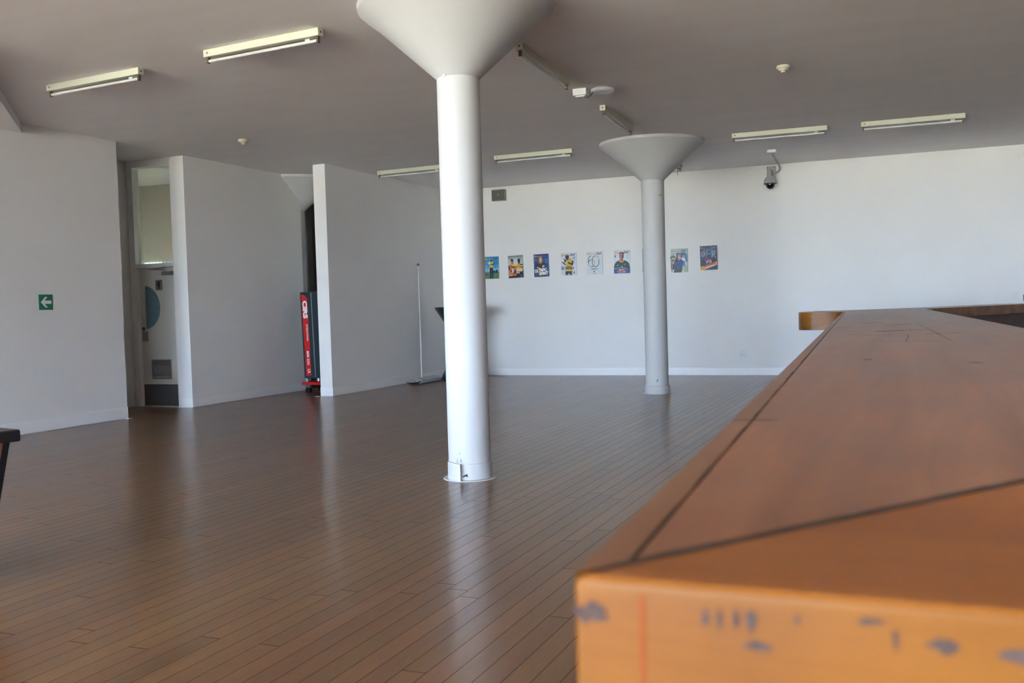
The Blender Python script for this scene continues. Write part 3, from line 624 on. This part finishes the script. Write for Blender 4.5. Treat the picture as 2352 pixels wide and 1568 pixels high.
def P_sixty(a):
    a.rect(0, 0, 29.7, 42, (216, 223, 230)); a.title((205, 168, 95), (55, 50, 50))
    nv, gd = (22, 42, 62), (176, 164, 120)
    def arc(cx, cy, rx, ry, a0, a1, n=16): return [(cx+rx*math.cos(a0+(a1-a0)*i/n), cy+ry*math.sin(a0+(a1-a0)*i/n)) for i in range(n+1)]
    a.stroke(arc(8.9, 25.4, 5.6, 8.4, PI*.5, PI) + [(3.3, 22)], .95, nv); a.stroke([(3.3, 22)] + arc(9.2, 20.5, 5.9, 6.2, PI, PI*1.5), .95, gd)
    a.stroke(arc(9.2, 20.5, 5.9, 6.4, PI*.98, PI*.52), .95, nv); a.stroke(arc(10, 20.5, 5.4, 6.2, PI*.45, -PI*.15), .9, gd); a.stroke(arc(9.2, 20.5, 5.9, 6.2, PI*1.5, PI*1.72), .95, nv)
    a.stroke(arc(17, 27.5, 6.1, 6, PI*.5, PI) + arc(17, 20.5, 6.1, 6.2, PI, 2*PI) + [(23.1, 26)], .95, nv); a.stroke([(23.1, 26)] + arc(17, 27.5, 6.1, 6, 0, PI*.5), .95, gd)
    a.text('YEARS', 7.6, 8.9, 12.6, 2.7, (30, 75, 85), 0.02); a.rect(7.6, 7.6, 20, 7.8, (150, 160, 165)); a.ell(14, 5.2, 1.1, 1.4, (20, 65, 85)); a.lines(10, 1.6, 8, 1, (120, 135, 140), 1, .5)
def P_udubs(a):
    a.rect(0, 0, 29.7, 42, (212, 221, 228)); pass
    a.poly([(0, 6), (29.5, 6), (29.5, 11), (28.4, 17.5), (25, 21), (18.5, 23.8), (10, 23.8), (5, 21.5), (1.2, 17), (0, 11)], (28, 62, 60)); a.poly([(9, 24), (19, 24), (18, 20.6), (14, 19.4), (10.5, 20.6)], (228, 150, 60)); a.poly([(10.8, 24.5), (17.4, 24.5), (16.4, 22), (13.6, 21.2), (11.4, 22)], (175, 110, 100)); a.rect(11.2, 23.4, 17.2, 28, (150, 95, 92))
    a.ell(14.2, 31, 4.2, 6.2, (182, 118, 110)); a.poly([(14.8, 25), (18.3, 29), (18.3, 34), (15.6, 35)], (70, 48, 56)); a.ell(14.3, 35.6, 4.7, 3, (35, 32, 36)); a.ell(13.7, 33.6, 3.5, 2, (182, 118, 110)); a.stroke([(11.6, 31.9), (13.3, 31.9)], .7, (70, 40, 42)); a.stroke([(15, 31.9), (16.6, 31.9)], .7, (50, 30, 36)); a.rect(12.6, 27.2, 15.4, 28, (130, 60, 70))
    a.ell(7, 14.5, .8, 2, (190, 195, 140), -.7); a.ell(20.3, 15.5, 1.3, 1.8, (110, 120, 80)); a.poly([(0, 0), (29.7, 0), (29.7, 7), (24, 8.5), (17, 9.4), (8, 9.2), (0, 9)], (12, 82, 150)); a.stroke([(0, 9), (8, 9.6), (13, 10.4), (16, 13.4), (15, 10), (20, 9.6), (25, 7.4)], .5, (235, 238, 240))
    a.text('MAKE IT', 9.5, 6.1, 10, 1.7, (225, 235, 240), 0.04); a.text('UDUBS', 6.4, 2.2, 16.2, 3.6, (226, 128, 92), 0.06); a.rect(7.5, 1, 21.5, 1.6, (190, 215, 230)); a.lines(23.4, 34.6, 4.6, 1, (120, 140, 170)); a.text('60', 23.4, 30.6, 5, 2.8, (226, 175, 115), 0.04); a.lines(23.6, 28.4, 4.4, 2, (90, 120, 170)); a.lines(24, 24.8, 3.6, 2, (225, 190, 150)); a.lines(1.4, 33, 3.4, 2, (40, 60, 70)); a.ell(2.8, 30, 1, 1.5, (20, 70, 100))
    a.title((205, 165, 85), (50, 45, 50))
def P_hidden(a):
    a.rect(0, 0, 29.7, 42, (40, 110, 150)); a.rect(0, 0, 29.7, 12, (35, 80, 120)); a.rect(0, 14, 29.7, 17, (150, 60, 60)); a.title()
def P_match(a):
    a.rect(0, 0, 29.7, 42, (168, 196, 200)); a.ell(22, 30, 7, 5, (60, 105, 155)); a.rect(24, 18, 29.7, 31, (85, 125, 165)); a.ell(4, 26, 5, 3.6, (30, 105, 100)); a.rect(0, 3, 3.2, 25, (150, 130, 120)); a.rect(24, 1, 29.7, 12, (165, 170, 145))
    pass; a.lines(1.6, 32, 5, 2, (70, 100, 120)); a.ell(4.6, 24.6, 3, 1.6, (225, 195, 190)); a.ell(4.3, 21.5, 2.6, 2.6, (165, 110, 50)); a.ell(7.8, 21.6, 2, 1.2, (205, 160, 60))
    a.poly([(19, 13), (27, 13), (26, 22), (24, 27.5), (21, 27), (19.5, 20)], (225, 220, 220)); a.ell(23, 28, 1.9, 2.2, (170, 120, 110)); a.poly([(20, 10), (26, 12), (25, 20), (20, 20)], (70, 130, 195))
    a.poly([(5, 6), (20, 6), (21.5, 14), (23, 19), (18.5, 23.5), (10.5, 23), (6, 19), (4.5, 12)], (48, 82, 150)); a.poly([(6.5, 19.5), (10, 25), (13.5, 22), (13, 19.6)], (25, 26, 34)); a.poly([(14, 22), (18.8, 23.6), (16, 20.4)], (25, 26, 34)); a.poly([(4.6, 6), (19, 6), (20.5, 13), (12, 14.6), (5.6, 12)], (26, 40, 58)); a.poly([(5, 0), (19.5, 0), (20.5, 8), (7, 8)], (42, 66, 66)); a.rect(1.2, 5, 5, 15, (25, 30, 45))
    a.rect(12.6, 21, 16.6, 25.5, (185, 125, 110)); a.ell(14.2, 28.6, 3.6, 5.4, (205, 150, 135)); a.poly([(10.5, 33), (10.4, 25), (12.6, 22.6), (12.8, 27), (12.2, 31)], (60, 42, 46)); a.ell(13.6, 32.8, 3.4, 1.4, (95, 65, 65)); a.stroke([(12.2, 29.4), (14, 29.4)], .6, (50, 30, 30)); a.stroke([(15, 29.4), (16.6, 29.4)], .6, (70, 40, 40)); a.poly([(13.2, 26), (15.6, 27), (15, 25.6)], (240, 225, 225))
    a.text('ZIENI', 5.6, 8.6, 15, 4.6, (78, 98, 130), 0.03); a.rect(10.5, 6.6, 16, 7.4, (160, 110, 100)); a.poly([(0, 0), (4.5, 0), (6.5, 5.4), (0, 5.4)], (210, 200, 208)); a.ell(2.4, 3, .8, 1.1, (40, 60, 90)); a.stroke([(2.9, 14), (2.9, 7)], .7, (225, 225, 230)); a.poly([(19.5, 0), (24, 0), (21.5, 4.8)], (225, 222, 220))
    a.title((205, 165, 85), (50, 60, 75))
def P_crowd(a):
    a.rect(0, 0, 29.7, 42, (14, 58, 118)); a.ell(15, 30, 12, 6, (25, 125, 190)); pass
    random.seed(8)
    for i in range(26):
        x = 1+random.random()*27.5; y = 13+random.random()*15; c = random.choice([(165, 120, 105), (190, 150, 135), (70, 55, 55), (120, 90, 70), (25, 35, 55), (150, 135, 90)])
        a.ell(x, y, 1.5, 1.9, c)
    for x, y in ((3, 28), (7, 30), (22, 30), (26, 31)): a.stroke([(x, 24), (x, y+3)], .9, (200, 165, 150))
    a.rect(0.3, 8, 9, 19, (18, 32, 62)); a.stroke([(13, 26), (11.8, 35), (8, 35.4), (7, 28)], 1.1, (170, 130, 120)); a.ell(10, 33.6, 1.6, 1.5, (40, 60, 60))
    a.poly([(13, 18), (18.5, 18), (19.5, 26), (16, 28), (12.8, 25)], (30, 55, 95)); a.ell(16, 27.3, 1.6, 1, (170, 180, 90)); a.ell(16.4, 30.4, 2, 2.6, (110, 75, 70)); a.ell(16.4, 32, 2, 1.2, (30, 26, 30)); a.poly([(12.6, 18.2), (19, 18.2), (20, 15.6), (12, 15.2)], (205, 95, 165)); a.stroke([(13, 15.5), (11.5, 12)], 1.6, (225, 200, 210)); a.stroke([(18.6, 16), (19, 12.5)], 1.6, (220, 190, 200)); a.ell(24.5, 17, 3, 4.5, (28, 28, 38))
    a.poly([(0, 0), (6, 0), (29.7, 8), (29.7, 14.5), (4, 6.4), (0, 6.2)], (220, 128, 62)); a.poly([(0, 0), (4.6, 0), (5, 6.6), (0, 6.4)], (215, 165, 55)); a.poly([(6, 0), (29.7, 0), (29.7, 8)], (22, 44, 92)); a.text('NOT THE BASICS', 7.6, 4.8, 18.6, 3.8, (90, 55, 60), 0.04, 0, 0.27); a.poly([(8, 2.6), (25.8, 7.8), (25.8, 9.4), (8, 4.2)], (235, 225, 220)); a.ell(3, 3.4, 1, 1.6, (120, 105, 60))
    a.title((160, 105, 80), (170, 120, 95), 36.6)
def poster(xl, zb, tilt, art, label):
    t = thing('poster', label, 'poster', (xl+0.1485, YF, zb+0.21), 0, 'magazine cover posters on the back wall')
    t.rotation_euler = (0, tilt, 0)
    obj('backing_board', box(BM(), -0.1485, 0.1485, -0.030, 0, -0.21, 0.21), M['plastic'], t)
    a = Art(); art(a)
    for v in a.bm.verts: v.co.x -= 0.1485; v.co.z -= 0.21; v.co.y -= 0.0301
    me = bpy.data.meshes.new('printed_cover'); a.bm.to_mesh(me); a.bm.free()
    for m in a.m: me.materials.append(m)
    o = bpy.data.objects.new('printed_cover', me); COL.objects.link(o); o.parent = t
poster(-7.650, 1.842, 0.005, P_blue_sky, 'poster of a person in yellow against blue sky and grass')
poster(-7.153, 1.840, -0.030, P_two, 'poster of two people in orange and yellow rugby shirts')
poster(-6.635, 1.842, -0.014, P_olympic, 'blue poster reading OLYMPIC SPIRIT with a long-haired person')
poster(-6.100, 1.842, 0.004, P_sport, 'white poster reading IN SPORT, person in yellow holding a ball')
poster(-5.600, 1.842, 0.0, P_sixty, 'white poster reading 60 YEARS')
poster(-5.085, 1.842, 0.010, P_udubs, 'poster of a person in a dark green jersey above UDUBS')
poster(-4.557, 1.842, 0.0, P_hidden, 'blue poster almost entirely hidden behind the far column')
poster(-4.045, 1.815, 0.002, P_match, 'poster of a smiling person in a blue and black shirt')
poster(-3.525, 1.838, -0.012, P_crowd, 'dark blue poster of a cheering crowd with an orange banner, rightmost')

# ------------------------------------------------------------------ banner stand, lectern, trolley
t = thing('banner_stand', 'silver roll-up banner base with a bare thin pole, no banner', 'banner stand', (-8.17, 15.55, 0), math.radians(90))
bm = BM(); prof = [(-0.10, 0.01), (0.10, 0.01), (0.085, 0.055), (0.03, 0.085), (-0.03, 0.09), (-0.085, 0.06)]
a = [bm.verts.new((-0.42, y, z)) for y, z in prof]; b = [bm.verts.new((0.40, y, z)) for y, z in prof]
bm.faces.new(a); bm.faces.new(b[::-1])
for i in range(6): bm.faces.new((a[i], a[(i+1) % 6], b[(i+1) % 6], b[i]))
obj('base_case', bm, mat('satin grey aluminium', (0.50, 0.53, 0.55), 0.4, metal=0.2), t, bevel=0.004)
bm = BM(); box(bm, -0.40, 0.38, -0.012, 0.012, 0.088, 0.096); obj('slot_trim', bm, M['alu'], t)
bm = BM(); bmesh.ops.create_uvsphere(bm, u_segments=24, v_segments=12, radius=1, matrix=Matrix.Translation((-0.46, 0, 0.045)) @ Matrix.Diagonal((0.20, 0.115, 0.042, 1)))
obj('end_cap', bm, M['chrome'], t, smooth=True)
bm = BM(); tube(bm, [(-0.17, 0, 0.09), (-0.17, 0, 2.08)], 0.008, 10); obj('pole', bm, mat('bright pole', (0.85, 0.86, 0.86), 0.3, metal=0.2), t, smooth=True)
bm = BM(); box(bm, -0.19, -0.15, -0.014, 0.014, 2.07, 2.11); obj('pole_clip', bm, M['kick'], t, bevel=0.002)

t = thing('pedestal', 'black waisted pedestal table mostly hidden behind the nearest column', 'table', (-7.70, 16.0, 0))
obj('top', lathe(BM(), [(0, 1.33), (0.425, 1.33), (0.44, 1.32), (0.42, 1.28), (0.32, 1.13), (0.25, 0.99), (0, 0.98)], n=56), M['black'], t, smooth=True)
obj('stem', lathe(BM(), [(0.25, 0.99), (0.215, 0.85), (0.20, 0.68), (0.215, 0.50), (0.24, 0.33), (0.265, 0.25)], n=56), M['black'], t, smooth=True)
obj('foot', lathe(BM(), [(0.265, 0.25), (0.295, 0.16), (0.335, 0.09), (0.35, 0.05), (0.35, 0.001), (0, 0.001)], n=56), M['black'], t, smooth=True)

t = thing('trolley', 'low red platform trolley on black castors in the gap', 'trolley', (-9.02, 13.42, 0))
obj('platform', box(BM(), -0.255, 0.24, -0.10, 0.42, 0.135, 0.178), M['red'], t, bevel=0.004)
for sx in (-0.17, 0.17):
    for sy in (-0.03, 0.34):
        f_ = BM(); box(f_, sx-0.05, sx+0.045, sy-0.03, sy+0.03, 0.096, 0.134); box(f_, sx-0.009, sx+0.005, sy-0.012, sy+0.012, 0.04, 0.097)
        fo_ = obj('castor', f_, M['kick'], t)
        for wx in (sx-0.04, sx+0.008): obj('wheel', tube(BM(), [(wx, sy, 0.045), (wx+0.028, sy, 0.045)], 0.0445, 20), M['rubber'], fo_, smooth=True)
LEAN = math.radians(1.4)
t = thing('equipment_case', 'tall dark case with a red lettered strip, standing on the red trolley', 'case', (-9.02, 13.42, 0.186))
t.rotation_euler = (0, -LEAN, 0)
obj('body', box(BM(), -0.225, 0.22, -0.06, 0.38, 0.055, 1.455), M['case'], t, bevel=0.012)
bm = BM()
pts = [(-0.185, 0.10), (-0.085, 0.10), (-0.085, 1.35), (-0.135, 1.40), (-0.195, 1.42)]
a = [bm.verts.new((x, -0.0625, z)) for x, z in pts]; b = [bm.verts.new((x, -0.060, z)) for x, z in pts]
bm.faces.new(a); bm.faces.new(b[::-1])
for i in range(5): bm.faces.new((a[i], a[(i+1) % 5], b[(i+1) % 5], b[i]))
strip = obj('lettered_strip', bm, M['red'], t)
def vtext(st, xc, z_top, length, height, bold=0.04):
    bm = BM(); vs, fs = text_mesh(st, bold); xs = [v[0] for v in vs]; ys = [v[1] for v in vs]
    x0, x1, y0, y1 = min(xs), max(xs), min(ys), max(ys); out = []
    for p, q in vs:
        u = (p-x0)/(x1-x0)*length; v = (q-y0)/(y1-y0)*height
        out.append(bm.verts.new((xc-height/2+v, -0.0645, z_top-u)))       # letters turned a quarter turn, reading downwards
    for f in fs:
        try: bm.faces.new([out[k] for k in f])
        except ValueError: pass
    obj('lettering', bm, M['signwhite'], strip)
vtext('CIRS', -0.136, 1.315, 0.29, 0.088, 0.06); vtext('INTERNATIONAL', -0.118, 0.93, 0.27, 0.035, 0.02); vtext('600 DX', -0.128, 0.50, 0.235, 0.045, 0.04); vtext('LR', -0.125, 0.205, 0.07, 0.05, 0.03)
bm = BM(); box(bm, -0.015, 0.0, -0.066, -0.060, 0.07, 1.44); obj('edge_rail', bm, M['alu_dull'], t)
for sx in (-0.19, 0.02):
    bm = BM(); box(bm, sx-0.02, sx+0.02, -0.05, 0.0, 0.0, 0.058); obj('foot', bm, M['alu'] if sx > 0 else M['chip'], t, bevel=0.006)

# ------------------------------------------------------------------ tapered cabinet at the left edge
t = thing('cabinet', 'black rimmed wooden cabinet with tapered sides at the left edge', 'cabinet', (-4.14, 3.54, 0), math.radians(-14))
obj('top', box(BM(), -0.95, 0.0, -0.60, 0.0, 0.703, 0.763), M['black'], t, bevel=0.010, seg=3)
def frustum(bm, xb, yb, xt, yt, zb, zt):
    # xb/yb: (min, max) at the bottom, xt/yt at the top
    c = [(p[0][i], p[1][j], z) for p, z in (((xb, yb), zb), ((xt, yt), zt)) for i, j in ((0, 0), (1, 0), (1, 1), (0, 1))]
    vs = [bm.verts.new(q) for q in c]
    for f in ((0,3,2,1),(4,5,6,7),(0,1,5,4),(1,2,6,5),(2,3,7,6),(3,0,4,7)): bm.faces.new([vs[k] for k in f])
    return bm
TK = 0.17
for cx_, sx_ in ((-0.045, -1), (-0.905, 1)):
    for cy_, sy_ in ((-0.035, -1), (-0.565, 1)):
        xt = sorted((cx_, cx_+sx_*0.032)); yt = sorted((cy_, cy_+sy_*0.032))
        obj('leg', frustum(BM(), (xt[0]+sx_*TK, xt[1]+sx_*TK), (yt[0]+sy_*0.06, yt[1]+sy_*0.06), xt, yt, 0.001, 0.703), M['black'], t)
obj('side_panels', frustum(BM(), (-0.90+TK, -0.05-TK), (-0.555+0.055, -0.045-0.055), (-0.90, -0.05), (-0.555, -0.045), 0.04, 0.702), M['tablewood'], t)

# ------------------------------------------------------------------ bar counter
ZT = 1.12
bar = thing('bar_counter', 'long worn wooden bar counter with a dark mitre joint at its near corner', 'bar counter', (0, 0, 0))
SL = -0.0539
outer = [(-0.217, 0.612), (-0.217+SL*11.85, 12.46)]
outer += [(-0.87, 12.53), (-0.90, 12.57), (-0.96, 12.60), (-1.10, 12.62), (-1.22, 12.64)]
for i in range(1, 10):
    a = -PI/2 - PI/2*i/9*1.15; outer.append((-1.22+0.21*math.cos(a), 12.95+0.31*math.sin(a)))
outer += [(-1.43, 13.3), (-1.38, 13.6), (-1.25, 13.82), (-1.05, 13.98), (-0.5, 14.32), (0.0, 14.90), (1.10, 17.04)]
def offs(path, d):
    out = []
    for i, p in enumerate(path):
        a = Vector(path[max(i-1, 0)]); b = Vector(path[min(i+1, len(path)-1)]); v = (b-a).normalized(); out.append((p[0]+v.y*d, p[1]-v.x*d))
    return out
inner_l = offs(outer, 0.0265)
# the long slab starts at the mitre joint
slope = 0.709
def seam(t_): return (-0.217 + slope*t_, 0.612 + t_)
innercorner = (0.665, 1.856)
slab_edge = offs(outer, 0.0275)
sx0 = (-0.1885, 0.662)
slab = [sx0] + slab_edge[1:] + [(1.92, 17.04), (1.40, 16.0), (0.15, 13.62), (0.075, 13.35), (0.06, 13.15), (0.084, 12.90)] + [(0.662, 1.866)]
obj('counter_top', prism(BM(), slab, ZT-0.125, ZT), M['bartop'], bar, bevel=0.002)
# edge lipping that is also the outer fascia
bm = BM(); o2 = [(-0.217, 0.618)] + outer[1:]; i2 = [(-0.1895, 0.661)] + inner_l[1:]
va = [[bm.verts.new((p[0], p[1], z)) for p in pl] for pl, z in ((o2, ZT-0.22), (o2, ZT), (i2, ZT), (i2, ZT-0.22))]
for k in range(4):
    A, B = va[k], va[(k+1) % 4]
    for i in range(len(A)-1): bm.faces.new((A[i], A[i+1], B[i+1], B[i]))
for i in (0, -1): bm.faces.new([v[i] for v in va])
for f in bm.faces:
    f.normal_update()
    c = f.calc_center_median(); f.material_index = 1 if abs(f.normal.z) < 0.5 else 0
obj('edge_lipping', bm, [M['lipping'], M['fascia']], bar, smooth=True)
bm = BM(); random.seed(5); ga = Vector((-0.1905, 0.66)); gb_ = Vector(slab_edge[1]); gL = (gb_-ga).length; gd_ = (gb_-ga)/gL; gn = Vector((-gd_.y, gd_.x)); prev = None; u = 0.0
while u < gL:
    base = 0.0014 if u < 0.35 else (0.0020 if u < 1.6 else 0.0034)
    ww = base*(0.25+1.5*random.random()) if u < 2.2 else base*(0.75+0.5*random.random())
    c = ga+gd_*u; cur = (bm.verts.new((*(c+gn*ww/2), ZT+0.0005)), bm.verts.new((*(c-gn*ww/2), ZT+0.0005)))
    if prev: bm.faces.new((prev[0], prev[1], cur[1], cur[0]))
    prev = cur; u += 0.03+0.06*random.random()
obj('edge_groove', bm, M['seam'], bar)
# near end
end = [(-0.217, 0.612), (2.4, 0.606), (2.4, 1.856), (0.667, 1.856)]
bm = prism(BM(), end, ZT-0.22, ZT)
for f in bm.faces:
    f.normal_update()
    if abs(f.normal.z) < 0.5: f.material_index = 1
obj('end_top', bm, [M['endtop'], M['fascia']], bar, bevel=0.006, seg=4)
# mitre joint line, raised a hair: dark filler strip along the seam
def strip2(bm, p, q, w, z, wob=0.0, n=1, seed=1):
    random.seed(seed); p = Vector(p); q = Vector(q); d = (q-p); L = d.length; d /= L; nrm = Vector((-d.y, d.x)); prev = None
    for i in range(n+1):
        u = i/n; ww = w*(1-wob+2*wob*random.random()); c = p+d*L*u + nrm*w*wob*0.5*(random.random()-0.5)
        if i in (0, n) and n > 1: ww = w*0.3
        cur = (bm.verts.new((*(c+nrm*ww/2), z)), bm.verts.new((*(c-nrm*ww/2), z)))
        if prev: bm.faces.new((prev[0], prev[1], cur[1], cur[0]))
        prev = cur
    return bm
obj('mitre_joint', strip2(BM(), (-0.210, 0.622), (0.66, 1.848), 0.0095, ZT+0.0006, 0.35, 60, 4), M['seam'], bar)
random.seed(12)
for k in range(10):
    u = 0.12+0.4*random.random() if k < 4 else 0.30+0.35*random.random(); L = 0.008+0.02*random.random()
    p = (-0.210+slope*u*1.226+(-0.003), 0.622+u*1.226+0.003)
    obj('worn_joint_edge', strip2(BM(), p, (p[0]+slope*L, p[1]+L), 0.0025, ZT+0.0012, 0.4, 4, k), M['boxside'], bar); random.seed(100+k)
# scratches and burns in the top
for p, q, w, sd in (((-0.21, 5.241), (-0.06, 5.45), 0.045, 1), ((-0.06, 5.45), (0.03, 5.37), 0.03, 2), ((-0.022, 6.726), (0.113, 4.086), 0.0035, 3), ((-0.054, 4.10), (-0.047, 4.45), 0.0035, 4), ((-0.047, 4.45), (-0.053, 4.822), 0.003, 5),
                    ((0.02, 4.85), (0.20, 4.95), 0.03, 6), ((-0.25, 4.80), (-0.12, 4.82), 0.02, 7), ((-0.38, 7.0), (-0.22, 7.1), 0.05, 8), ((-0.20, 6.35), (-0.05, 6.5), 0.04, 9), ((-0.45, 6.0), (-0.37, 5.98), 0.03, 10), ((-0.15, 4.05), (0.1, 4.08), 0.012, 13),
                    ((-0.150, 2.955), (-0.128, 2.955), 0.03, 11), ((0.115, 2.80), (0.15, 2.785), 0.028, 12), ((-0.33, 4.9), (-0.27, 4.92), 0.02, 14), ((0.25, 1.5), (0.32, 1.49), 0.008, 15)):
    obj('scratch', strip2(BM(), p, q, w, ZT+0.0006, 0.45, 9, sd), M['scar'], bar)
obj('inlay_strip', strip2(BM(), (-0.262, 1.478), (-0.197, 1.487), 0.020, ZT+0.0008, 0.1, 5, 3), M['metalstrip'], bar)
# knocks and chips along the near face
FY = 0.612
KN = mat('grey knocks', (0.075, 0.05, 0.042), 0.9, spec=0.0, var=((1, 1, 1), 150, 0.6))
for (x, z, w, h, seed) in ((-0.204, 1.096, 0.022, 0.014, 1), (-0.128, 1.100, 0.004, 0.012, 2), (-0.119, 1.100, 0.003, 0.012, 3), (-0.109, 1.101, 0.004, 0.012, 4), (-0.100, 1.100, 0.006, 0.013, 5), (-0.096, 1.085, 0.016, 0.006, 6), (-0.072, 1.104, 0.003, 0.006, 7), (-0.016, 1.098, 0.004, 0.013, 8), (0.010, 1.097, 0.018, 0.009, 9), (0.050, 1.095, 0.018, 0.010, 10), (-0.03, 1.107, 0.016, 0.004, 11)):
    random.seed(seed); n = 12; bm = BM(); yy = FY-0.0008-(x+0.217)*0.0023
    bm.faces.new([bm.verts.new((x+w/2*math.cos(2*PI*i/n)*(0.6+0.8*random.random()), yy, z+h/2*math.sin(2*PI*i/n)*(0.6+0.8*random.random()))) for i in range(n)])
    obj('chipped_spot', bm, KN, bar)
bm = BM(); bm.faces.new([bm.verts.new(p) for p in ((-0.171, FY-0.0006, 0.90), (-0.168, FY-0.0006, 0.90), (-0.168, FY-0.0006, 1.11), (-0.171, FY-0.0006, 1.11))])
obj('lipping_joint', bm, mat('reddish joint', (0.22, 0.05, 0.012), 0.6, spec=0.05), bar)
# carcass, set back under the top
body = [(0.12, 0.95), (2.3, 0.95), (2.3, 1.75), (0.60, 1.80), (0.02, 12.95), (0.12, 13.75), (1.32, 16.0), (1.85, 17.03), (1.2, 17.03), (0.02, 14.75), (-0.48, 14.1), (-0.85, 13.7), (-0.85, 13.0), (-0.50, 12.8), (-0.35, 12.0), (0.12, 2.5)]
obj('carcass', prism(BM(), body, 0.0, ZT-0.125), M['barbody'], bar)
bm = BM()
a_ = [(1.92, 17.04), (1.40, 16.0), (0.15, 13.62)]
for p, q in zip(a_, a_[1:]):
    p, q = Vector(p), Vector(q); n_ = Vector(((q-p).y, -(q-p).x)).normalized()*-0.004
    bm.faces.new([bm.verts.new(v) for v in ((p.x+n_.x, p.y+n_.y, ZT-0.125), (q.x+n_.x, q.y+n_.y, ZT-0.125), (q.x+n_.x, q.y+n_.y, ZT-0.001), (p.x+n_.x, p.y+n_.y, ZT-0.001))])
obj('inner_fascia', bm, M['fascia'], bar)
bm = BM(); bmesh.ops.create_icosphere(bm, subdivisions=2, radius=0.016, matrix=Matrix.Translation((-1.26, 13.30, ZT+0.010)) @ Matrix.Diagonal((1, 1, 0.65, 1)))
setp(obj('paper_scrap', bm, M['signwhite'], None, smooth=True), 'tiny white scrap lying on the rounded far end of the bar', 'scrap')

# ------------------------------------------------------------------ floor plates at the partition corners
for (x0_, x1_, y0_, y1_, lab) in ((-9.81, -9.555, 11.035, 11.062, 'thin white strip on the floor at the foot of the pier beside the door'),
                                  (-8.68, -8.60, 12.80, 12.832, 'thin white strip on the floor at the foot of the right partition'),
                                  (-9.53, -9.44, 9.72, 9.78, 'thin white strip on the floor at the corner of the exit sign wall')):
    setp(obj('floor_strip', box(BM(), x0_, x1_, y0_, y1_, 0.001, 0.006), M['signwhite'], None), lab, 'floor strip', 'white floor strips at wall ends')
